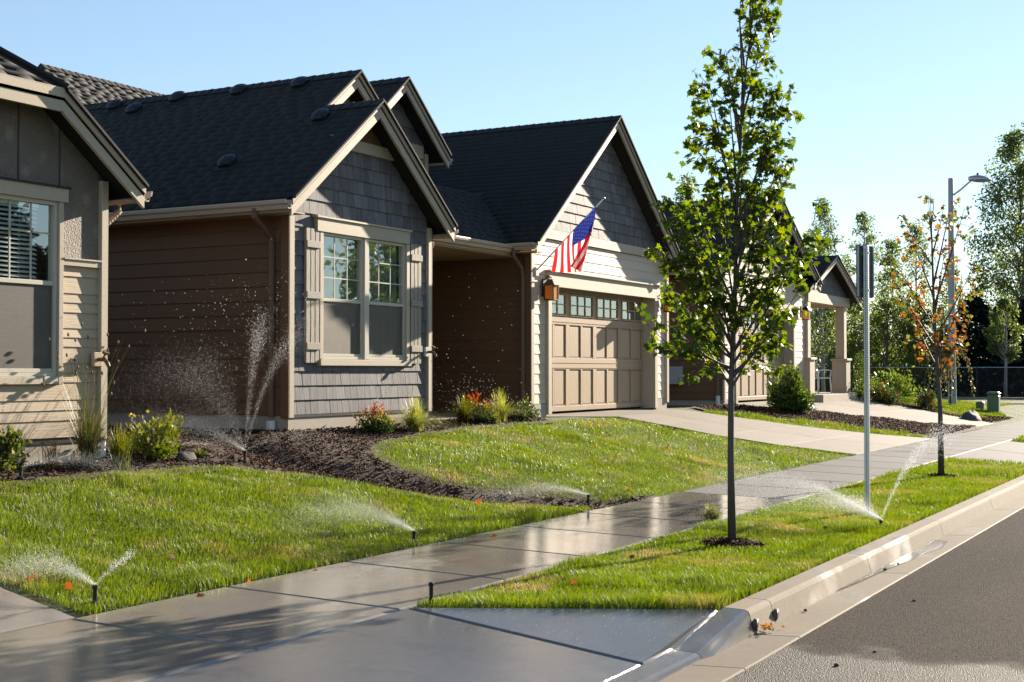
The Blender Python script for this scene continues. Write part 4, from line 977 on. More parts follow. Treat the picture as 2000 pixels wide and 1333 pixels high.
def maple(name, label, base, trunk_pts, branches, nper, size, mat, rndfn, leafparts=0, trunk_r=.045, seed=1, clump=.16, group=None):
    """branches: (start height fraction on the trunk, tip point, sag)"""
    rng = np.random.default_rng(seed); t = thing(name, label, 'tree', base, group)
    B = np.array(base); TP = np.array(trunk_pts) + B
    m = MB(); nT = len(TP); m.tube([tuple(p) for p in TP], [trunk_r * (1.25 if i == 0 else 1.0 - .93 * i / (nT - 1)) for i in range(nT)], 10); m.build('trunk', 'bark_dark', t, True)
    P, D, R = [], [], []
    zs = TP[:, 2]
    for bi, (hf, tip, ln) in enumerate(branches):
        z0 = B[2] + hf; p0 = np.array([np.interp(z0, zs, TP[:, k]) for k in range(3)]); p2 = B + np.array(tip)
        p1 = p0 * .45 + p2 * .55 + np.array((0, 0, -.16 * np.linalg.norm(p2[:2] - p0[:2]))); path = bez(p0, p1, p2, 9)
        L = np.linalg.norm(p2 - p0); r0 = min(trunk_r * .42, .010 + .008 * L)
        MB().tube([tuple(q) for q in path], [r0 * (1 - .85 * i / 8) for i in range(9)], 6).build('limb', 'bark_dark', t, True)
        nn = int(nper * L * ln)
        tw = MB(); ntw = max(3, int(9 * L))
        for k in range(ntw):
            s = .22 + .78 * (k + rng.random()) / ntw; i = min(7, int(s * 8)); q = path[i] + (path[i + 1] - path[i]) * (s * 8 - i)
            out = unit(rng.normal(size=3) + np.array((0, 0, .5)) + 1.1 * unit(q - np.array([TP[0, 0], TP[0, 1], q[2]]))); tl = (.16 + .20 * rng.random()) * (1.15 - .45 * s) * clump / .16
            e = q + out * tl; tw.tube([tuple(q), tuple((q + e) / 2 + np.array((0, 0, .01))), tuple(e)], [.0035, .003, .002], 4, False)
            nl = max(3, int(nn / ntw)); ss = rng.random((nl, 1)) ** .7; c = q + (e - q) * ss + rng.normal(size=(nl, 3)) * .028 * clump / .16
            P.append(c); D.append(out * .6 + rng.normal(size=(nl, 3)) * .7 + np.array((0, 0, -.65))); R.append(rndfn(rng, c, B, nl))
        tw.build('twig', 'bark_dark', t)['kind'] = 'stuff'
    P = np.concatenate(P); D = np.concatenate(D); R = np.clip(np.concatenate(R), 0, 1); N = rng.normal(size=P.shape) * .55 + np.array((0, -.1, .8)); S_ = size * rng.uniform(.65, 1.15, len(P))
    order = np.argsort(np.linalg.norm(P - CAMP, axis=1)); sel = order[:leafparts]; rest = order[leafparts:]
    c = crown('crown', P[rest], D[rest], N[rest], S_[rest], 'maple', mat, t, R[rest])
    for i in sel: crown('leaf', P[i:i + 1], D[i:i + 1], N[i:i + 1], S_[i:i + 1], 'maple', mat, t, R[i:i + 1])
    return t

def px(dx, py, d0, base_y, base_z=0):
    return dx
# street maple in the planting strip.  right = camera right, in metres; heights in metres above the base
TB = (11.66, 4.2, G(11.66, 4.2)); RT = np.array((rt.x, rt.y, 0)); FH = np.array((fh.x, fh.y, 0)); KM = 12.25 / FPX
def off(pxx, pyy, depth=0.): return tuple(RT * (pxx - 1430) * KM + FH * depth + np.array((0, 0, (1062 - pyy) * KM)))
tr = [off(1430, 1070), off(1428, 900), off(1429, 760), off(1432, 690), off(1438, 560), off(1440, 430), off(1446, 330), off(1452, 230), off(1462, 120), off(1478, 10), off(1486, -50)]
rg = np.random.default_rng(5)
brs = []
for hpx, tx, ty in ((755, 1345, 600), (745, 1258, 632), (735, 1300, 545), (700, 1285, 470), (680, 1292, 400), (655, 1330, 470), (760, 1490, 640), (740, 1560, 560), (715, 1590, 430), (690, 1575, 470), (660, 1540, 420), (640, 1510, 520),
                    (620, 1310, 380), (600, 1340, 330), (575, 1545, 300), (560, 1555, 295), (540, 1500, 330), (520, 1395, 300), (500, 1370, 260), (470, 1510, 240), (440, 1545, 180), (420, 1380, 160), (400, 1372, 150), (380, 1420, 200),
                    (350, 1485, 170), (320, 1530, 160), (290, 1415, 100), (260, 1420, 90), (230, 1500, 80), (190, 1440, 40), (150, 1450, 15), (110, 1495, 10), (80, 1480, -20), (70, 1470, -30), (690, 1390, 520), (650, 1470, 470), (600, 1420, 410),
                    (560, 1460, 390), (520, 1440, 320), (460, 1455, 250), (730, 1520, 640), (720, 1370, 690), (700, 1330, 620), (640, 1400, 560), (610, 1500, 590), (580, 1350, 520), (560, 1560, 520), (690, 1460, 610), (720, 1300, 700 - 60), (300, 1460, 130)):
    w = abs(tx - 1440) * KM; dep = rg.uniform(-1, 1) * max(.12, .55 - .4 * w) * (1 if ty > 250 else .35)
    tx = 1448 + (tx - 1448) * (.95 if ty > 420 else .92)
    brs.append(((1062 - hpx) * KM, off(tx, ty, dep), 1.0))
def green_rnd(rng, c, B, n): return rng.random(n) * .93 + (rng.random(n) > .985) * .2
maple('street_maple', 'slim young green maple tree standing in the near grass strip', TB, tr, brs, 106, .076, 'maple_leaf', green_rnd, 260, .034, 3, .155)
m = MB(); nv = 40
rgm = np.random.default_rng(2)
# autumn maple farther along
T2 = (20.75, 4.18, G(20.75, 4.18)); K2 = 20.2 / FPX
def off2(pxx, pyy, depth=0.): return tuple(RT * (pxx - 1840) * K2 + FH * depth + np.array((0, 0, (930 - pyy) * K2)))
tr2 = [off2(1840, 935), off2(1839, 800), off2(1832, 690), off2(1828, 600), off2(1826, 520), off2(1824, 430), off2(1823, 380)]
br2 = []
for hpx, tx, ty in ((740, 1870, 640), (720, 1800, 620), (700, 1885, 570), (680, 1765, 540), (660, 1905, 515), (640, 1745, 465), (620, 1850, 500), (600, 1880, 410), (580, 1790, 450), (560, 1868, 395), (520, 1780, 430), (500, 1845, 420), (470, 1810, 395), (440, 1835, 385), (700, 1835, 600), (690, 1790, 660), (660, 1860, 680), (560, 1800, 560), (620, 1790, 590)):
    br2.append(((930 - hpx) * K2, off2(tx, ty, rg.uniform(-.4, .4)), 1.0))
def autumn_rnd(rng, c, B, n):
    r = np.hypot(c[:, 0] - B[0], c[:, 1] - B[1]); h = c[:, 2] - B[2]; g_ = np.clip((r - .25) * 1.1, 0, .6) + np.clip((h - 3.0) * .35, 0, .5); return np.clip(.16 + rng.random(n) * .62 + g_ * rng.random(n) * 1.7, 0, 1)
maple('autumn_maple', 'young maple with orange and red autumn leaves near the street lamp', T2, tr2, br2, 54, .080, 'autumn_leaf', autumn_rnd, 0, .04, 11, .15)

# generic broadleaf tree built from branch clumps
def tree(name, label, base, h, prof, nclump, nleaf, lsize, mat, barkm, seed, group=None, trunk_r=.12, z0=.25, clumpr=.5, kind='tri', stems=1):
    rng = np.random.default_rng(seed); t = thing(name, label, 'tree', base, group); B = np.array(base)
    for s in range(stems):
        lean = rng.normal(size=2) * .03 * h; ox = rng.normal(size=2) * .12 * (stems > 1)
        MB().tube([tuple(B + np.array((ox[0] + lean[0] * q, ox[1] + lean[1] * q, h * .97 * q - .1))) for q in np.linspace(0, 1, 8)], [trunk_r * (1 - .92 * q) + .006 for q in np.linspace(0, 1, 8)], 7).build('trunk', barkm, t, True)
    P, D = [], []; m = MB()
    for i in range(nclump):
        f = z0 + (1 - z0) * (i + rng.random()) / nclump; r = np.interp(f, [p[0] for p in prof], [p[1] for p in prof]) * (0.35 + .65 * rng.random() ** .5); a = rng.random() * 2 * math.pi
        c = B + np.array((r * math.cos(a), r * math.sin(a), f * h)); rr = clumpr * rng.uniform(.6, 1.25) * (1.1 - .45 * f)
        st = B + np.array((0, 0, max(.1 * h, f * h - r * 1.3))); m.tube([tuple(st), tuple((st + c) / 2 + np.array((0, 0, -.05 * r))), tuple(c)], [.02 + .012 * r, .015, .006], 4, False)
        n = int(nleaf * rng.uniform(.6, 1.3)); q = sphere_pts(n, rng) * np.array((rr, rr, rr * .85)); P.append(c + q); D.append(unit(q + 1e-6) * .7 + rng.normal(size=(n, 3)) * .6 + np.array((0, 0, -.3)))
    m.build('limb', barkm, t)['kind'] = 'stuff'
    P = np.concatenate(P); D = np.concatenate(D); crown('crown', P, D, rng.normal(size=P.shape) + np.array((0, 0, .5)), lsize * rng.uniform(.6, 1.3, len(P)), kind, mat, t, rng.random(len(P)))
    return t
poplar = [(0, .3), (.25, 1.2), (.45, 1.7), (.7, 1.25), (.9, .5), (1, .12)]
def world_at(pxx, d, z=.45):
    r = (pxx - 1000) / FPX * d; return (fh.x * d + rt.x * r, fh.y * d + rt.y * r, z)
G_T = 'slender trees beyond the chain-link fence'
for i, (pxx, d, top, w, nc, lab) in enumerate((
        (1345, 60, 345, .8, 26, 'thin tree top showing above the roof left of the maple crown'),
        (1555, 82, 470, .8, 30, 'slender pale tree just right of the maple crown'),
        (1612, 80, 395, 1.0, 44, 'slender tree rising straight above the porch gable peak'),
        (1690, 84, 415, 1.0, 42, 'slender tree behind the top of the metal sign'),
        (1745, 78, 470, 1.0, 40, 'slender tree between the metal sign and the autumn maple'),
        (1790, 86, 440, .9, 36, 'slender tree just left of the autumn maple crown'),
        (1860, 80, 520, .9, 34, 'slender tree behind the autumn maple and the lamp pole'))):
    h = (725 - top) / FPX * d + 1.3
    tree('slender_tree', lab, world_at(pxx, d), h, [(f, r * w * h / 10) for f, r in poplar], nc * 2, 80, .14, 'poplar_leaf', 'bark_pale', 20 + i, G_T, .11, .16, .62)
for i, (pxx, d, top, w, lab) in enumerate(((1995, 74, 255, 1.5, 'tall leafy tree cut off by the right edge of the photo'), (2040, 80, 300, 1.5, 'tall tree at the right edge behind the tallest one'))):
    h = (725 - top) / FPX * d + 1.3
    tree('tall_tree', lab, world_at(pxx, d), h, [(0, .8), (.2, 2.2), (.45, 2.9), (.7, 2.3), (.9, 1.2), (1, .3)], 130, 130, .17, 'poplar_leaf', 'bark_dark', 40 + i, 'tall trees at the right edge', .2, .14, .95)
for i, (pxx, d, top, w, lab) in enumerate(((1620, 66, 590, .8, 'low bushy tree seen through the porch'), (1730, 70, 590, 1.1, 'round sunlit bushy tree right of the metal sign post'), (1665, 74, 570, 1.1, 'bushy tree between the porch column and the sign post'), (1790, 72, 600, 1.0, 'bushy tree left of the autumn maple trunk'))):
    h = (725 - top) / FPX * d + 1.3
    tree('bushy_tree', lab, world_at(pxx, d), h, [(0, 1.2), (.3, 1.9), (.6, 1.7), (.9, .8), (1, .3)], 60, 120, .14, 'bush_leaf', 'bark_dark', 60 + i, 'bushy trees behind the fence', .1, .08, .7)
tree('staked_tree', 'young staked tree with pale trunk by the cross street at right', world_at(1963, 66), 4.9, [(0, .2), (.4, .3), (.55, .8), (.8, .7), (1, .2)], 40, 90, .13, 'poplar_leaf', 'bark_pale', 77, None, .09, .40, .4)
tree('porch_tree', 'thin pale-trunked tree seen behind the porch chair', world_at(1608, 52, .9), 6.0, [(0, .2), (.3, .9), (.6, 1.1), (.9, .5), (1, .2)], 46, 70, .12, 'poplar_leaf', 'bark_pale', 78, None, .07, .25, .5)
# dark evergreens behind the fence
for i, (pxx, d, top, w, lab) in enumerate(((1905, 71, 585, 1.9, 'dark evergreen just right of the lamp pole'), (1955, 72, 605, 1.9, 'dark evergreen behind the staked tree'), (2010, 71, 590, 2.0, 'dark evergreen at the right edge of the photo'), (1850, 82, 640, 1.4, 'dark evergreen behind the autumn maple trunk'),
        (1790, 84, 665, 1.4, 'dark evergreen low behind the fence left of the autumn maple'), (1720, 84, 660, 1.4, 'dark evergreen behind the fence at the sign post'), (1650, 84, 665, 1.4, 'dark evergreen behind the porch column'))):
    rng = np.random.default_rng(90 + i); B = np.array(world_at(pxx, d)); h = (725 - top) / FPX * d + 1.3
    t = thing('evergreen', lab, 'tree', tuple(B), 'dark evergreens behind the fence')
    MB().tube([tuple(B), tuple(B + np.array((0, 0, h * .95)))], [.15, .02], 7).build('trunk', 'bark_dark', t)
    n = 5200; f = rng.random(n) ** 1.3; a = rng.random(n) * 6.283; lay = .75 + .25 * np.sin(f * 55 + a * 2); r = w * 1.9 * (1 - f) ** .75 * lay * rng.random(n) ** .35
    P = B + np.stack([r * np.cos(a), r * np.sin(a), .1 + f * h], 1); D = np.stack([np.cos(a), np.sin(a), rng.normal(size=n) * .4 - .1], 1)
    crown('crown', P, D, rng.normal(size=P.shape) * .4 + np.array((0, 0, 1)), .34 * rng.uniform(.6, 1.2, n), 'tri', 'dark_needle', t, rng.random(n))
# trees across the street: they stand outside the frame and show as reflections in the window panes; the dark evergreen is added to darken one pane's reflection
for i, (x, y, h) in enumerate(((34, -12, 9), (42, -16, 11), (50, -13, 10), (60, -20, 12), (28, -15, 9))):
    tree('opposite_tree', ('broadleaf tree across the street mirrored in the shake gable window', 'tall tree across the street mirrored beside the window curtain', 'leafy tree mirrored in the garage door panes', 'tallest tree across the street, mirrored in the far garage panes', 'added dark evergreen across the street darkening the tan house window reflection')[i], (x, y, .1), h, [(0, .8), (.25, 2.2), (.5, 2.6), (.8, 1.6), (1, .4)], 60, 110 if i < 4 else 260, .3, 'bush_leaf' if i < 4 else 'dark_needle', 'bark_dark', 120 + i, 'trees across the street', .16, .15, 1.0)

# ------------------------------------------------------------------ shrubs and tufts
def dome_shrub(name, label, c, r, h, n, size, kind, mat, seed, rndfn=None, group=None, flat=.9, updir=.5):
    rng = np.random.default_rng(seed); z = G(c[0], c[1]); B = np.array((c[0], c[1], z)); t = thing(name, label, 'shrub', tuple(B), group)
    m = MB()
    for k in range(9):
        a = rng.random() * 6.283; e = B + np.array((math.cos(a) * r * .6, math.sin(a) * r * .6, h * rng.uniform(.5, .8))); m.tube([tuple(B - np.array((0, 0, .03))), tuple((B + e) / 2 + np.array((0, 0, .03))), tuple(e)], [.012, .008, .004], 5, False)
    m.build('stem', 'bark_dark', t)
    cl = sphere_pts(max(8, n // 45), rng); cl[:, 2] = np.abs(cl[:, 2]); i = rng.integers(0, len(cl), n); q = cl[i] * .85 + rng.normal(size=(n, 3)) * .16; q[:, 2] = np.abs(q[:, 2]) * flat
    P = B + q * np.array((r, r, h)); P[:, 2] = np.maximum(P[:, 2], z + .01); D = unit(q + 1e-6) * .6 + rng.normal(size=(n, 3)) * .5 + np.array((0, 0, updir))
    R = rng.random(n) if rndfn is None else rndfn(q, rng, n)
    crown('foliage', P, D, rng.normal(size=P.shape) * .6 + np.array((0, 0, .8)), size * rng.uniform(.6, 1.25, n), kind, mat, t, np.clip(R, 0, 1)); return t
def arc_blades(B, n, rng, L, spread, width, droop, lo=.6):
    """curved strap leaves fanning out of B: returns V, T, attr"""
    a = rng.random(n) * 6.283; ln = L * rng.uniform(lo, 1.1, n); sp = spread * rng.random(n) ** .7; ns = 5; V = np.zeros((n, ns * 2, 3)); s = np.linspace(0, 1, ns); dirh = np.stack([np.cos(a), np.sin(a)], 1); side = np.stack([-np.sin(a), np.cos(a)], 1)
    b0 = rng.normal(size=(n, 2)) * .03
    for k in range(ns):
        rad = sp * ln * s[k] ** 1.4; hgt = ln * (s[k] - droop * sp * s[k] ** 2.4); wd = width * (1 - .85 * s[k] ** 1.5)
        for j, sg in ((0, -1), (1, 1)):
            V[:, 2 * k + j, :2] = B[:2] + b0 + dirh * rad[:, None] + side * sg * wd / 2; V[:, 2 * k + j, 2] = B[2] + hgt
    T = []
    for k in range(ns - 1): T += [(2 * k, 2 * k + 1, 2 * k + 3), (2 * k, 2 * k + 3, 2 * k + 2)]
    return V.reshape(-1, 3), (np.array(T)[None] + ns * 2 * np.arange(n)[:, None, None]).reshape(-1, 3), np.repeat(rng.random(n), ns * 2)
def tuft(name, label, c, n, L, spread, width, mat, seed, cat='ornamental grass', group=None, droop=.7):
    rng = np.random.default_rng(seed); B = np.array((c[0], c[1], G(c[0], c[1]))); V, T, A = arc_blades(B, n, rng, L, spread, width, droop)
    o = fast_mesh(name, V, T, mat, None, A); return tag(o, label, cat, group)
GN = 'small plants along the front of the grey shake house'
def nand(q, rng, n): return np.clip(q[:, 2] * 1.25 - .02 + rng.normal(size=n) * .12, 0, 1)
dome_shrub('nandina', 'red-tipped nandina under the shake gable window', (14.42, 10.05), .25, .42, 1100, .042, 'oval', 'nandina', 1, nand, GN)
tuft('sedge', 'straw-yellow sedge clump beside the corner of the shake gable', (15.22, 9.98), 750, .52, 1.35, .008, 'carex', 2, group=GN)
tuft('sedge', 'bright green sedge clump left of the red nandina at the entry', (16.95, 10.25), 620, .46, 1.2, .009, 'lime_leaf', 3, group=GN)
dome_shrub('nandina', 'tall red-topped nandina between two sedge clumps at the entry', (17.35, 10.25), .26, .47, 1200, .042, 'oval', 'nandina', 4, nand, GN)
tuft('sedge', 'pale yellow-green sedge clump right of the entry nandina', (17.98, 10.22), 700, .52, 1.3, .009, 'carex', 5, group=GN)
tuft('sedge', 'short yellow sedge tuft at the foot of the entry nandina', (17.6, 10.1), 200, .28, 1.0, .008, 'carex', 6, group=GN)
dome_shrub('nandina', 'rounded orange-tipped nandina nearest the garage corner', (18.78, 10.2), .24, .38, 1100, .042, 'oval', 'nandina', 7, lambda q, r, n: np.clip(q[:, 2] * .62 + r.normal(size=n) * .08, 0, 1), GN)
dome_shrub('boxwood', 'yellow-green leafy shrub in front of the dark side wall', (10.02, 9.72), .36, .52, 1300, .05, 'oval', 'lime_leaf', 8, lambda q, r, n: np.clip(q[:, 2] * .6 + r.random(n) * .45, 0, 1))
dome_shrub('red_shrub', 'reddish shrub at the left edge in front of the tan house', (8.12, 9.62), .26, .42, 800, .05, 'oval', 'nandina', 9, lambda q, r, n: np.clip(.05 + r.random(n) * .55, 0, 1))
tuft('low_plant', 'tiny lime plant beside the dark rock', (10.62, 9.62), 60, .12, 1.4, .02, 'lime_leaf', 10, 'plant')
tuft('red_grass', 'small reddish grass tuft below the tan house window', (8.62, 9.58), 120, .34, .5, .006, 'nandina', 12)
# tall rush with seed heads
rgx = np.random.default_rng(14); cB = np.array((9.02, 9.55, G(9.02, 9.55))); t = thing('rush', 'tall rush clump with brown seed heads at the corner of the tan house', 'ornamental grass', tuple(cB))
V, T, A = arc_blades(cB, 300, rgx, .62, .55, .008, .45); fast_mesh('blades', V, T, 'reed', t, A)
V, T, A = arc_blades(cB, 46, rgx, 1.25, .52, .0055, .18, .55); fast_mesh('stalks', V, T, 'reed', t, A)
tips = V.reshape(46, 10, 3)[:, 8]; m = MB()
for p in tips[:30]: m.lathe(tuple(p - np.array((0, 0, .02))), [(.002, 0), (.010, .012), (.011, .025), (.003, .04)], 6)
m.build('seed_head', 'brass', t)
tuft('lime_grass', 'bright lime grass tuft at the foot of the tall rush', (9.28, 9.40), 300, .45, .42, .009, 'lime_leaf', 15)
tuft('grass_clump', 'taller dark clump of grass at the sidewalk edge left of the maple trunk', (13.25, 5.0), 420, .20, .9, .008, 'grass_blade', 16, 'grass clump')
# farther shrubs
dome_shrub('yew', 'feathery green yew bush in the mulch between the two driveways', (30.0, 9.42), .50, .95, 4200, .10, 'tri', 'conifer', 17, None, None, .95, .25)
dome_shrub('rose_bush', 'rose bush with red blooms right of the metal sign post', (38.95, 9.35), .58, .72, 1500, .075, 'oval', 'rose_leaf', 18, None, 'rose bushes by the far driveway')
dome_shrub('rose_bush', 'lone rose bush with red blooms left of the autumn maple trunk', (40.1, 8.45), .40, .62, 1200, .07, 'oval', 'rose_leaf', 19, None, 'rose bushes by the far driveway')
dome_shrub('green_bush', 'green bush at the porch step left of the sign post', (39.2, 10.0), .55, .72, 1100, .07, 'oval', 'bush_leaf', 20)
dome_shrub('round_bush', 'large dim bush in front of the fence', (52, 12.2), 1.0, 1.5, 2200, .12, 'oval', 'bush_leaf', 21)
rg22 = np.random.default_rng(22); B = np.array((38.05, 9.9, G(38, 9.9))); t = thing('column_shrub', 'narrow dark columnar shrub in front of the porch column', 'shrub', tuple(B)); MB().tube([tuple(B), tuple(B + np.array((0, 0, 1.2)))], .015, 5).build('stem', 'bark_dark', t)
n = 900; f = rg22.random(n); a = rg22.random(n) * 6.283; r = .15 * np.sin(np.clip(f, .03, 1) * 2.9) ** .6 * rg22.random(n) ** .4; P = B + np.stack([r * np.cos(a), r * np.sin(a), .06 + f * 1.25], 1); crown('foliage', P, np.stack([np.cos(a), np.sin(a), .9 + 0 * a], 1), rg22.normal(size=(n, 3)), .06, 'tri', 'bush_leaf', t, rg22.random(n) * .5)
# weeping tree beside the lamp pole
B = np.array((44.2, 8.6, G(44.2, 8.6))); t = thing('weeping_tree', 'small weeping tree with trailing leafy shoots at the lamp pole base', 'tree', tuple(B)); MB().tube([tuple(B), tuple(B + np.array((.02, 0, 1.0))), tuple(B + np.array((0, 0, 1.9)))], [.035, .03, .02], 7).build('trunk', 'bark_dark', t, True)
P, D = [], []; m = MB()
for k in range(26):
    a = rg22.random() * 6.283; rr = rg22.uniform(.25, .95); top = B + np.array((0, 0, 1.7 + rg22.random() * .25)); e = B + np.array((rr * math.cos(a), rr * math.sin(a), rg22.uniform(.2, .9))); path = bez(top, top + np.array((rr * .9 * math.cos(a), rr * .9 * math.sin(a), .25)), e, 9); m.tube([tuple(q) for q in path], .006, 4, False)
    s = rg22.random((38, 1)); i = (s[:, 0] * 7.99).astype(int); P.append(path[i] + (path[i + 1] - path[i]) * (s * 8 - i[:, None]) + rg22.normal(size=(38, 3)) * .03); D.append(rg22.normal(size=(38, 3)) * .5 + np.array((0, 0, -1)))
m.build('limb', 'bark_dark', t); P = np.concatenate(P); crown('crown', P, np.concatenate(D), rg22.normal(size=P.shape), .085, 'oval', 'reed', t, rg22.random(len(P)))

# ------------------------------------------------------------------ grass
def scatter(poly, dens_fn, rng, pad=0.):
    P = np.asarray(poly); x0, y0 = P.min(0); x1, y1 = P.max(0); dmax = dens_fn(np.array([x0, x1, (x0 + x1) / 2]), np.array([y0, y0, y1])).max(); n = int((x1 - x0) * (y1 - y0) * dmax)
    x = rng.uniform(x0, x1, n); y = rng.uniform(y0, y1, n); k = in_poly(x, y, P) & (rng.random(n) < dens_fn(x, y) / dmax); return x[k], y[k]
def dens(x, y):
    d = np.hypot(x, y); return np.where(d < 11.5, 9000, np.where(d < 15, 6500, np.where(d < 21, 3200, 1200)))
def lawn(name, label, poly, seed, h=.062, holes=(), tall=None, dew=0):
    rng = np.random.default_rng(seed); x, y = scatter(poly, dens, rng)
    for (hx_, hy, hr) in holes: k = np.hypot(x - hx_, y - hy) > hr * (1 + .12 * np.sin(3 * np.arctan2(y - hy, x - hx_))); x, y = x[k], y[k]
    n = len(x); d = np.hypot(x, y); wsc = np.where(d < 11.5, 1, np.where(d < 15, 1.2, np.where(d < 21, 1.6, 2.4)))
    cl = vnoise(x, y, .16, 5) * .5 + vnoise(x, y, .5, 6) * .5 + vnoise(x, y, 1.4, 7) * .35
    thick = np.clip(vnoise(x, y, .75, 9) * 2.2 - .5, 0, 1); hh = h * (1 + .42 * cl) * (1 + .75 * thick + (tall(x, y) if tall else 0)) * rng.uniform(.55, 1.2, n); w = .0036 * wsc * rng.uniform(.7, 1.3, n); a = rng.random(n) * 6.283
    ang = vnoise(x, y, .25, 8) * 4 + rng.normal(size=n) * .9; ln = hh * rng.uniform(.1, .65, n); lx, ly = np.cos(ang) * ln, np.sin(ang) * ln; z = gz(x, y) - .012
    V = np.zeros((n, 5, 3)); ca, sa = np.cos(a) * w / 2, np.sin(a) * w / 2
    V[:, 0] = np.stack([x - ca, y - sa, z], 1); V[:, 1] = np.stack([x + ca, y + sa, z], 1)
    V[:, 2] = np.stack([x - ca * .8 + lx * .35, y - sa * .8 + ly * .35, z + hh * .6], 1); V[:, 3] = np.stack([x + ca * .8 + lx * .35, y + sa * .8 + ly * .35, z + hh * .6], 1)
    V[:, 4] = np.stack([x + lx, y + ly, z + hh], 1)
    T = (np.array([(0, 1, 3), (0, 3, 2), (2, 3, 4)])[None] + 5 * np.arange(n)[:, None, None]).reshape(-1, 3)
    R = np.clip(rng.random(n) * .75 + .2 * (-cl) + .1, 0, .97) + (rng.random(n) > .97) * .3
    o = fast_mesh(name, V.reshape(-1, 3), T, 'grass_blade', None, np.repeat(np.clip(R, 0, 1), 5)); tag(o, label, 'grass', None, 'stuff')
    if dew:
        k = rng.choice(n, dew); q = V[k, 4] * .75 + V[k, 2] * .25; c8 = np.array([(1, 0, 0), (-1, 0, 0), (0, 1, 0), (0, -1, 0), (0, 0, 1), (0, 0, -1)], float) * .5; t8 = np.array([(0, 2, 4), (2, 1, 4), (1, 3, 4), (3, 0, 4), (2, 0, 5), (1, 2, 5), (3, 1, 5), (0, 3, 5)])
        W = (q[:, None] + c8[None] * (.0030 * rng.uniform(.5, 1.4, dew))[:, None, None]).reshape(-1, 3); fast_mesh('dew', W, (t8[None] + 6 * np.arange(dew)[:, None, None]).reshape(-1, 3), 'water_drop', o)['kind'] = 'stuff'
    return o
lawn('lawn_grass', 'lush wet lawn in front of the tan house', LAWN1, 31, .042, dew=5200, tall=lambda x, y: .3 * np.exp(-((y - 6.44) / .22) ** 2))
lawn('lawn_grass', 'lawn sloping up to the garage driveway', LAWN2, 32, .038, dew=3600)
lawn('lawn_grass', 'grass strip between sidewalk and kerb', STRIP1, 33, .042, [(TB[0], TB[1], .27), (T2[0], T2[1], .22)], lambda x, y: 1.1 * np.exp(-(seg_dist(x, y, np.array([(7.47, 4.90), (8.58, 3.18)])) / .28) ** 2) + 1.2 * np.exp(-(np.hypot(x - 9.5, y - 3.55) / .35) ** 2) + .5 * np.exp(-((y - 3.18) / .12) ** 2), 4200)
lawn('lawn_grass', 'thin grass ribbon along the garage driveway', STRIP2, 34, .06)
lawn('lawn_grass', 'far grass patch beyond the second driveway', LAWN4, 35, .06)
lawn('lawn_grass', 'far grass strip beside the kerb', [(31.5, 3.2), (55, 3.2), (55, 4.88), (31.8, 4.88)], 36, .06)

# mulch chips
def chips(name, label, poly, n, seed, s=(.010, .034), parent=None, zoff=.01, pts=None):
    rng = np.random.default_rng(seed); P = np.asarray(poly)
    x0, y0 = P.min(0); x1, y1 = P.max(0); x = rng.uniform(x0, x1, n * 4); y = rng.uniform(y0, y1, n * 4); k = in_poly(x, y, P); x, y = x[k][:n], y[k][:n]; n = len(x)
    c = np.stack([x, y, gz(x, y) + zoff + rng.random(n) * .018], 1); d = unit(rng.normal(size=(n, 3)) * np.array((1, 1, .45))); nr = unit(rng.normal(size=(n, 3)) * .6 + np.array((0, 0, 1))); sd, d, nr = leaf_frames(d, nr)
    L = rng.uniform(*s, n)[:, None]; w = L * rng.uniform(.2, .5, (n, 1)); th = L * .16
    V = np.stack([c - d * L - sd * w * .6, c - d * L * .8 + sd * w, c + d * L + sd * w * .5, c + d * L * .9 - sd * w, c + nr * th + d * L * .2], 1)
    T = (np.array([(0, 1, 4), (1, 2, 4), (2, 3, 4), (3, 0, 4), (0, 3, 2), (0, 2, 1)])[None] + 5 * np.arange(n)[:, None, None]).reshape(-1, 3)
    o = fast_mesh(name, V.reshape(-1, 3), T, 'mulch_chip', parent, np.repeat(rng.random(n), 5)); return tag(o, label, 'mulch' if label else None, None, 'stuff')
front = [p for p in MULCH1]
chips('bark_mulch', 'dark bark mulch winding between the two lawns and along the houses', front, 26000, 41)
chips('bark_mulch', 'reddish bark mulch strip between the two driveways', MULCH2, 9000, 42, (.016, .04))
chips('bark_mulch', 'thin mulch ring beyond the far driveway', [(39.95, 6.7), (39.4, 7.6), (39.2, 9.2), (39.9, 9.6), (40.15, 8.8), (39.9, 7.9), (44.3, 6.7)], 2500, 43, (.02, .05))
def mound(name, label, c, r, h, seed):
    rng = np.random.default_rng(seed); n = 3600; a = rng.random(n) * 6.283; q = rng.random(n) ** .5; x = c[0] + np.cos(a) * q * r; y = c[1] + np.sin(a) * q * r; z = gz(x, y) + h * (1 - q ** 2) - .012
    cc = np.stack([x, y, z], 1); d = unit(rng.normal(size=(n, 3)) * np.array((1, 1, .4))); sd, d, nr = leaf_frames(d, np.tile((0., 0, 1), (n, 1)) + rng.normal(size=(n, 3)) * .5); L = rng.uniform(.012, .034, n)[:, None]; w = L * .35
    V = np.stack([cc - d * L - sd * w, cc - d * L + sd * w, cc + d * L + sd * w, cc + d * L - sd * w, cc + nr * L * .3], 1); T = (np.array([(0, 1, 4), (1, 2, 4), (2, 3, 4), (3, 0, 4), (0, 3, 2), (0, 2, 1)])[None] + 5 * np.arange(n)[:, None, None]).reshape(-1, 3)
    tag(fast_mesh(name, V.reshape(-1, 3), T, 'mulch_chip', None, np.repeat(rng.random(n) * .6, 5)), label, 'mulch', None, 'stuff')
mound('tree_mulch', 'dark mulch ring around the near maple trunk', TB, .30, .05, 44); mound('tree_mulch', 'mulch ring around the autumn maple trunk', T2, .24, .03, 45)
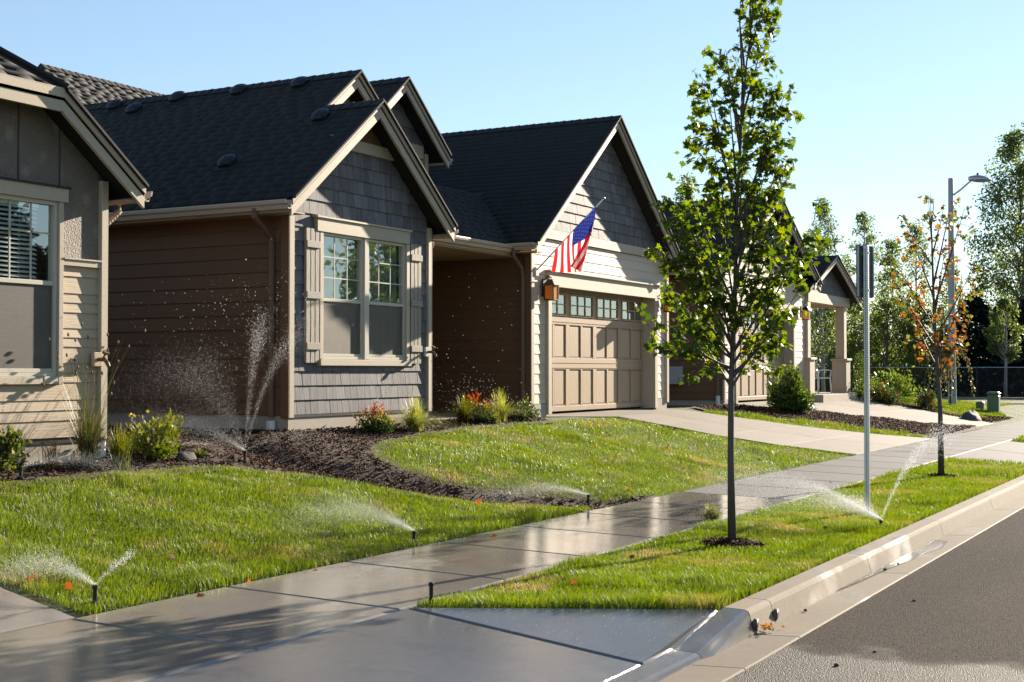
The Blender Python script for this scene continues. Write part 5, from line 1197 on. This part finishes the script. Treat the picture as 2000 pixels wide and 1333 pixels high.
# rocks
def rock(label, c, r, seed):
    rng = np.random.default_rng(seed); V = []; n = 10
    for i in range(6):
        t = -.3 + i / 5 * (math.pi / 2 + .3)
        for k in range(n):
            q = 6.283 * k / n; rr = r * (1 + .18 * math.sin(2 * q + seed) + rng.normal() * .05); V.append((c[0] + rr * math.cos(q) * math.cos(t), c[1] + .7 * rr * math.sin(q) * math.cos(t), G(*c) + .55 * rr * math.sin(t)))
    F = [(i * n + k, i * n + (k + 1) % n, (i + 1) * n + (k + 1) % n, (i + 1) * n + k) for i in range(5) for k in range(n)] + [tuple(range(5 * n, 6 * n))]
    tag(MB().add(V, F).build('rock', 'rock', None, True), label, 'rock', 'garden rocks')
rock('dark rock under the yellow-green shrub', (10.33, 9.55), .14, 1); rock('pale low boulder at the far driveway edge', (39.6, 7.15), .45, 2); rock('grey stone at the corner of the shake gable', (16.2, 10.25), .10, 4)

# ------------------------------------------------------------------ flag on its angled pole
fp0 = Vector((19.45, 10.37, 3.40)); fp1 = Vector((19.45, 9.14, 4.52))
pole = thing('flagpole', 'thin white pole angled out from the garage corner holding the flag', 'flagpole', tuple(fp0))
MB().tube([fp0, fp1], [.013, .011], 10).build('pole', 'white_plastic', pole, True)
MB().lathe(tuple(fp1 - Vector((0, 0, .02))), [(.008, 0), (.022, .012), (.024, .025), (.012, .04)], 10).build('finial', 'aluminium', pole, True)
MB().bbox(19.40, 19.50, 10.345, 10.384, 3.31, 3.46).build('bracket', 'white_plastic', pole)
flag = thing('flag', 'red white and blue stars and stripes flag hanging from the pole', 'flag', (19.45, 9.6, 3.4))
h0 = np.array((9.27, 4.40)); h1 = np.array((10.02, 3.72))       # hoist along the pole (y, z), from the tip end down
FA = np.array((9.315, 4.16)); FB = np.array((9.50, 3.36))        # fold line of the free corner
def flag_pt(u, v, out=0.):
    """u 0..1 along the hoist from the tip, v 0..1 along the fly (hanging)"""
    p = h0 + (h1 - h0) * u; ln = (1.06 * (1 - u) + .36 * u); z = p[1] - ln * v; y = p[0] + .05 * math.sin(v * 3.0) * (1 - u) + .03 * v * (u - .3)
    x = 19.435 + .045 * math.sin(u * 9 + v * 2.2) * (.25 + v) + .02 * math.sin(u * 21 + v * 3) * v
    q = np.array((y, z)); d = FB - FA; nn = np.array((d[1], -d[0])) / np.hypot(*d); s = float((q - FA) @ nn)   # s > 0: beyond the fold
    if nn[0] > 0: s = -s; nn = -nn
    if s > 0 and v > .22:
        k = min(1, (v - .22) / .12); q = q - nn * s * (1 + k) ; x -= .035 * k + .05 * min(1, s * 6)
    return Vector((x - out, q[0], q[1]))
NU, NV = 52, 44; V = [flag_pt(i / NU, j / NV) for i in range(NU + 1) for j in range(NV + 1)]; fm = MB(); stripes = {}
for i in range(NU):
    for j in range(NV):
        u = (i + .5) / NU; v = (j + .5) / NV; mi = 2 if (u < 7 / 13 and v < .42) else (0 if int(u * 13) % 2 == 0 else 1); a = i * (NV + 1) + j
        stripes.setdefault((mi, -1 if mi == 2 else int(u * 13)), []).append((a, a + 1, a + NV + 2, a + NV + 1))
for (mi, k), F in stripes.items():
    used = sorted({q for f in F for q in f}); ix = {q: n for n, q in enumerate(used)}
    MB().add([V[q] for q in used], [tuple(ix[q] for q in f) for f in F]).build('canton' if mi == 2 else 'stripe', ('flag_red', 'flag_white', 'flag_blue')[mi], flag, True)
for sd_ in (.004, -.004):
    m = MB()
    for r in range(9):
        for c in range(6 if r % 2 == 0 else 5):
            u0 = (r + 1) / 10 * 7 / 13; v0 = (c + (.5 if r % 2 == 0 else 1.0)) / 6 * .42; su, sv = .021, .021; P = []
            for k in range(10):
                rr = 1 if k % 2 == 0 else .42; q = math.pi / 2 + k * math.pi / 5; P.append(flag_pt(u0 + su * rr * math.cos(q), max(.002, v0 + sv * rr * math.sin(q)), sd_))
            m.add([flag_pt(u0, v0, sd_)] + P, [(0, k + 1, (k + 1) % 10 + 1) for k in range(10)])
    m.build('stars', 'flag_white', flag)['kind'] = 'stuff'

# ------------------------------------------------------------------ street sign, lamp, pedestal, fence, chair
SX, SY = 15.15, 3.86; SZ = G(SX, SY)
sign = thing('street_sign', 'bare grey back of a sign on a perforated square metal post', 'sign', (SX, SY, SZ))
MB().bbox(SX - .027, SX + .027, SY - .027, SY + .027, SZ - .1, 3.17, .005).build('post', 'galvanised', sign)
m = MB(); z = SZ + .06
while z < 3.14:
    m.tube([(SX, SY - .0268, z), (SX, SY - .0282, z)], .0065, 8); m.tube([(SX - .0268, SY, z), (SX - .0282, SY, z)], .0065, 8); z += .0254
m.build('hole_shade_disc', 'black_metal', sign)['kind'] = 'stuff'  # black discs on the post faces paint the dark inside the holes
los = Vector((SX, SY, 0)).normalized(); prp = Vector((los.y, -los.x, 0)); td = (los * .80 + prp * .60).normalized(); nd = Vector((-td.y, td.x, 0))
if nd.dot(los) < 0: nd = -nd
pc = Vector((SX, SY, 0)) + nd * .046 + td * .035
def plate_box(a0, a1, n0, n1, z0, z1, nm, mat, par):
    P = [pc + td * a + nd * b + Vector((0, 0, z0)) for a, b in ((a0, n0), (a1, n0), (a1, n1), (a0, n1))]; return MB().prism(P, (0, 0, z1 - z0)).build(nm, mat, par)
plate = plate_box(-.15, .15, 0, .004, 2.58, 3.17, 'sign_plate', 'shaded_sign_back', sign)
for a in (-.145, -.02, .13): plate_box(a, a + .015, -.020, -.001, 2.59, 3.16, 'stiffener', 'galvanised', plate)
for z in (2.66, 3.08): plate_box(-.06, .06, -.020, -.0005, z - .025, z + .025, 'bracket', 'galvanised', sign)
for z in (2.66, 3.08): MB().tube([(SX, SY - .027, z), (SX, SY - .036, z)], .012, 6).build('bolt', 'galvanised', sign)
LX, LY = 46.3, 8.95; LZ = G(LX, LY)
lamp = thing('street_lamp', 'tall grey street lamp with a short arm and cobra head', 'street lamp', (LX, LY, LZ))
MB().lathe((LX, LY, LZ), [(.15, -.1), (.145, 0), (.125, 1.5), (.10, 4.5), (.085, 7.55), (.07, 7.58)], 16).build('pole', 'lamp_pole', lamp, True)
MB().tube([(LX, LY, LZ + 6.95), (LX + .16, LY - .3, LZ + 7.2), (LX + .33, LY - .6, LZ + 7.5)], .03, 8).build('arm', 'lamp_pole', lamp, True)
ax = Vector((.45, -.89, 0)).normalized(); c = Vector((LX + .30, LY - .52, LZ + 7.55)); V = []; n = 12
for i in range(7):
    t = i / 6; w = .05 + .17 * math.sin(min(1, t * 1.15) * math.pi * .8); hh = .05 + .11 * math.sin((t * .85 + .1) * math.pi)
    for k in range(n):
        q = 6.283 * k / n; p = c + ax * t * .72 + Vector((0, 0, -.05 * t)) + Vector((-ax.y, ax.x, 0)) * w * math.cos(q) + Vector((0, 0, hh * math.sin(q) * (1 if math.sin(q) > 0 else .55))); V.append(p)
hd2 = MB().add(V, [(i * n + k, i * n + (k + 1) % n, (i + 1) * n + (k + 1) % n, (i + 1) * n + k) for i in range(6) for k in range(n)] + [tuple(range(n))[::-1], tuple(range(6 * n, 7 * n))]).build('lamp_head', 'aluminium', lamp, True)
MB().lathe(tuple(c + ax * .3 + Vector((0, 0, .14))), [(.035, 0), (.035, .06), (.02, .07)], 8).build('photocell', 'black_metal', hd2)
EX, EY = 45.0, 7.42; EZ = G(EX, EY)
ped = thing('utility_pedestal', 'green utility pedestal in the far mulch bed', 'utility box', (EX, EY, EZ))
MB().bbox(EX - .16, EX + .16, EY - .18, EY + .18, EZ - .05, EZ + .55, .03).build('body', 'green_box', ped); MB().bbox(EX - .18, EX + .18, EY - .20, EY + .20, EZ + .551, EZ + .66, .05).build('cap', 'green_box', ped)
ped2 = MB().bbox(EX + .25, EX + .55, EY + .35, EY + .6, EZ - .05, EZ + .34, .04).build('low_utility_box', 'green_box'); tag(ped2, 'low dark utility box behind the green pedestal', 'utility box')
fence = thing('chain_link_fence', 'dark chain-link fence beyond the cross street', 'fence', (68, 20, .4))
FXX = 68.0; FZ0, FZ1 = .35, 1.92
for y in np.arange(-6, 44, 3.0): MB().tube([(FXX, y, .2), (FXX, y, FZ1 + .05)], .035, 6).build('post', 'black_metal', fence)
MB().tube([(FXX, -6, FZ1), (FXX, 42, FZ1)], .024, 6).build('top_rail', 'galvanised', fence)
P = []; T = []
Hh = FZ1 - FZ0; w = .007
for y in np.arange(-6, 42, .09):
    for s in (1, -1):
        b = len(P); ya = y if s == 1 else y + Hh; yb = y + Hh if s == 1 else y; P += [(FXX - .01 * s, ya - w, FZ0), (FXX - .01 * s, ya + w, FZ0), (FXX - .01 * s, yb + w, FZ1), (FXX - .01 * s, yb - w, FZ1)]; T += [(b, b + 1, b + 2), (b, b + 2, b + 3)]
fast_mesh('chain_link', np.array(P), np.array(T), 'black_metal', fence)['kind'] = 'stuff'
# plastic porch chair
def chair(x, y, z, rz):
    t = thing('plastic_chair', 'white plastic armchair on the porch', 'chair', (x, y, z)); R = Matrix.Rotation(rz, 4, 'Z')
    def tb(nm, pts, r): MB().tube([Vector((x, y, z)) + R @ Vector(p) for p in pts], r, 6).build(nm, 'white_plastic', t, True)
    for sx_ in (-.24, .24):
        for sy_ in (-.22, .22): tb('leg', [(sx_ * 1.08, sy_ * 1.1, 0), (sx_, sy_, .42)], .024)
        tb('armrest', [(sx_, -.22, .42), (sx_ * 1.06, -.24, .64), (sx_ * 1.06, .0, .66), (sx_ * 1.02, .24, .64)], .022)
    P = [Vector((x, y, z)) + R @ Vector(p) for p in ((-.25, -.25, .41), (.25, -.25, .41), (.25, .25, .41), (-.25, .25, .41))]; MB().prism(P, (0, 0, .03)).build('seat', 'white_plastic', t)
    for k in range(5): tb('back_slat', [(-.2 + k * .1, .25, .43), (-.2 + k * .1, .33, .84)], .018)
    tb('back_rail', [(-.25, .33, .84), (0, .34, .87), (.25, .33, .84)], .024)
chair(37.25, 10.85, 1.125, math.radians(60))
hose = thing('hose_reel', 'grey hose reel with a blue hose against the garage far wall', 'hose reel', (27.2, 12.2, 1.0))
MB().box(27.0, 27.4, 12.05, 12.35, .98, 1.05).build('base', 'grey_plastic', hose); MB().tube([(27.2, 12.02, 1.35), (27.2, 12.38, 1.35)], .19, 16).build('drum', 'blue_plastic', hose, True)
MB().tube([(27.03, 12.0, 1.0), (27.06, 12.0, 1.7), (27.2, 12.0, 1.78), (27.34, 12.0, 1.7), (27.37, 12.0, 1.0)], .02, 6).build('handle', 'grey_plastic', hose)

# ------------------------------------------------------------------ fallen leaves
def ghit(pxx, pyy):
    d = fw + rt * ((pxx - 1000) / FPX) + up * ((666.5 - pyy) / FPX); t = 3.0
    while t < 60:
        p = Vector((0, 0, CAMZ)) + d * t
        if p.z < G(p.x, p.y): return p
        t += .03
    return p
FL = {'lawn nearest the tan house': [(550, 957), (640, 1000), (605, 1070), (190, 1060), (350, 1115), (515, 1105), (63, 1147), (140, 1157), (330, 1100), (940, 990), (655, 1037), (1000, 1025), (690, 990), (860, 990)],
      'lawn below the garage driveway': [(1162, 912), (1173, 933), (1155, 950), (1232, 962), (1255, 955), (1405, 895), (1345, 905), (1300, 880), (1160, 880), (1480, 905), (1090, 900)],
      'grass strip beside the kerb': [(1620, 950), (1690, 1005), (1500, 1018), (1608, 1042), (1262, 1082), (1255, 1122), (1200, 1107), (1122, 1155), (1060, 1162), (1290, 1060), (1270, 1072), (1780, 940), (1800, 955), (1705, 965), (1440, 990), (1750, 1000), (1365, 1110), (1240, 1100)],
      'sidewalk and kerb edge': [(490, 1140), (960, 1050), (395, 1170), (620, 1118), (178, 1203)]}
rl = np.random.default_rng(51)
for where, L in FL.items():
    for (a, b) in L:
        p = ghit(a, b); lift = .055 if 'lawn' in where or 'grass' in where else .012
        o = crown('fallen_leaf', np.array([(p.x, p.y, p.z + lift)]), rl.normal(size=(1, 3)) * np.array((1, 1, .25)), rl.normal(size=(1, 3)) * .35 + np.array((-.3, -.3, .9)), .066 * rl.uniform(.5, 1.1), 'maple', 'autumn_leaf', None, np.array([rl.random() * .5]))
        tag(o, 'fallen orange maple leaf on the ' + where, 'leaf', 'fallen leaves on the ' + where)
# leaf litter caught by the drain pipes
n = 34; P = np.stack([8.74 + rl.normal(size=n) * .06, 2.90 + rl.normal(size=n) * .03, .015 + rl.random(n) * .03], 1)
tag(crown('leaf_litter', P, rl.normal(size=(n, 3)) * np.array((1, 1, .3)), rl.normal(size=(n, 3)) + np.array((0, 0, 1)), .030, 'oval', 'autumn_leaf', None, rl.random(n)), 'small heap of orange leaf litter below the kerb drain pipes', 'leaf litter', None, 'stuff')
for i, (x, y, s_) in enumerate(((7.9, 2.2, .016), (9.6, 2.9, .014), (11.9, 2.88, .016), (12.3, 2.86, .013), (10.4, 2.3, .014), (8.4, 2.1, .011))):
    m = MB(); m.lathe((x, y, .004), [(s_ * .8, 0), (s_, s_ * .5), (s_ * .7, s_ * 1.0), (s_ * .2, s_ * 1.2)], 7); tag(m.build('pebble', 'rock', None), 'small dark pebble lying on the street or in the gutter', 'pebble', 'pebbles on the street')

# puddle in the gutter
m = MB(); c = [(10.6, 2.945), (11.4, 2.94), (12.6, 2.94), (13.6, 2.945), (14.3, 2.94), (14.2, 2.80), (13.6, 2.74), (13.2, 2.80), (12.6, 2.82), (11.9, 2.88), (11.2, 2.90)]
m.prism([(x, y, .004) for x, y in c], (0, 0, .006)); tag(m.build('puddle', 'puddle_water'), 'bright wet puddle along the gutter below the kerb', 'puddle', None, 'stuff')

# ------------------------------------------------------------------ sprinklers and their water
OCT = np.array([(1, 0, 0), (-1, 0, 0), (0, 1, 0), (0, -1, 0), (0, 0, 1), (0, 0, -1)], float) * .5; OT = np.array([(0, 2, 4), (2, 1, 4), (1, 3, 4), (3, 0, 4), (2, 0, 5), (1, 2, 5), (3, 1, 5), (0, 3, 5)])
def drops(name, P, size, vel, parent):
    n = len(P); size = np.broadcast_to(size, n)[:, None, None]; st = unit(vel) if vel is not None else np.zeros((n, 3))
    V = P[:, None] + OCT[None] * size; V = V + st[:, None] * (OCT @ np.array((0, 0, 1)))[None, :, None] * size * (1.4 if vel is not None else 0)
    T = (OT[None] + 6 * np.arange(n)[:, None, None]).reshape(-1, 3); o = fast_mesh(name, V.reshape(-1, 3), T, 'water_drop', parent); o['kind'] = 'stuff'; return o
def ballistic(o, az, el, sp, t):
    v = np.stack([np.cos(el) * np.cos(az), np.cos(el) * np.sin(az), np.sin(el)], 1) * sp[:, None]; p = o + v * t[:, None] - np.stack([0 * t, 0 * t, 4.9 * t * t], 1); return p, v - np.stack([0 * t, 0 * t, 9.8 * t], 1)
def sprinkler(label, x, y, jets, h=.09, seed=0):
    """jets: (azimuth deg, half fan deg, elevation deg, half elevation deg, speed, t max, count, drop size, density power)"""
    z = G(x, y); t = thing('sprinkler', label, 'sprinkler', (x, y, z), 'pop-up sprinklers'); rng = np.random.default_rng(seed + 200)
    MB().lathe((x, y, z), [(.032, -.04), (.032, .015), (.026, .02)], 12).build('body', 'black_metal', t); MB().lathe((x, y, z + .02), [(.014, 0), (.014, h), (.019, h + .002), (.019, h + .022), (.012, h + .028)], 12).build('riser', 'black_metal', t)
    o = np.array((x, y, z + .02 + h + .025)); P, S_, Vv = [], [], []
    for az, haz, el, hel, sp, tm, n, size, pw in jets:
        a = np.radians(az + rng.uniform(-1, 1, n) * haz); e = np.radians(el + rng.normal(size=n) * hel * .6); s = sp * (1 + rng.normal(size=n) * .05); tt = tm * rng.random(n) ** pw; p, v = ballistic(o, a, e, s, tt)
        p += rng.normal(size=p.shape) * (.006 + .05 * tt[:, None]); k = p[:, 2] > gz(p[:, 0], p[:, 1]) + .01; P.append(p[k]); Vv.append(v[k]); S_.append((size * rng.uniform(.5, 1.3, n) * (.55 + .8 * tt / tm))[k])
    if P: drops('water_spray', np.concatenate(P), np.concatenate(S_), np.concatenate(Vv), t)
    return t
sprinkler('spraying sprinkler at the near corner of the left lawn', 6.26, 6.55, [(122, 30, 36, 10, 2.8, .30, 10000, .0024, 1.1), (-40, 4, 50, 3, 2.8, .13, 700, .0028, 1.0)], .08, 1)
sprinkler('sprinkler in the mulch throwing tall jets before the dark side wall', 10.95, 9.30, [(-61, 12, 86, 2, 5.0, .60, 3000, .0028, .9), (-61, 3, 76, 1.5, 5.0, .60, 2800, .0028, .9), (120, 50, 62, 14, 4.6, .9, 16000, .0030, .8), (40, 70, 72, 12, 6.0, 1.2, 700, .0075, .6), (-61, 10, 30, 3, 3.6, .4, 1500, .003, 1), (130, 50, 34, 10, 4.2, .6, 18000, .0028, 1)], .08, 2)
sprinkler('sprinkler misting over the left lawn from the sidewalk edge', 9.94, 6.52, [(122, 34, 30, 9, 3.8, .42, 34000, .0026, 1.0), (40, 20, 8, 6, 3.5, .25, 1000, .003, 1)], .05, 3)
sprinkler('sprinkler at the pointed end of the left lawn spraying over the mulch', 13.42, 6.50, [(126, 20, 18, 6, 4.0, .42, 22000, .003, 1.0), (118, 3, 52, 4, 4.6, .75, 700, .005, .7), (122, 3, 60, 4, 5.6, .95, 700, .005, .7)], .12, 4)
sprinkler('idle pop-up sprinkler at the tip of the grass strip', 7.62, 4.86, [], .10, 5)
sprinkler('strongly backlit sprinkler behind the kerb at the sign post', 13.72, 3.36, [(108, 42, 26, 8, 4.8, .5, 34000, .0034, 1.15), (114, 14, 34, 3, 5.2, .4, 12000, .0034, 1.2), (-48, 3, 66, 1.5, 4.5, .45, 3200, .004, .9), (100, 60, 42, 8, 2.8, .28, 5000, .0034, 1)], .04, 6)
sprinkler('small sprinkler beside the dark rock in the mulch', 10.42, 9.72, [(130, 26, 24, 6, 2.8, .3, 5000, .0028, 1), (-20, 12, 14, 5, 2.6, .28, 3000, .0028, 1)], .06, 7)
sprinkler('low sprinkler at the left edge below the tan house window', 8.12, 9.40, [(-30, 22, 18, 6, 3.6, .42, 10000, .0028, 1)], .06, 8)
rd = np.random.default_rng(77)
P = np.stack([rd.uniform(16.4, 18.9, 150), rd.uniform(9.6, 11.0, 150), 1.15 + 2.2 * rd.random(150) ** 1.6], 1); P = P[P[:, 0] - 16.4 < 2.6 * rd.random(len(P)) ** .8]
tag(drops('flying_drops', P, .011 * rd.uniform(.6, 1.2, len(P)), None, None), 'scattered water drops flying before the dark entry recess', 'water drops', None, 'stuff')
P = np.stack([rd.uniform(6.9, 8.3, 900), rd.uniform(2.9, 4.6, 900), .12 + .75 * rd.random(900) ** 1.5], 1)
tag(drops('falling_drops', P, .0042 * rd.uniform(.6, 1.3, len(P)), np.tile((0, 0, -1.), (len(P), 1)), None), 'fine falling drops above the driveway apron', 'water drops', None, 'stuff')
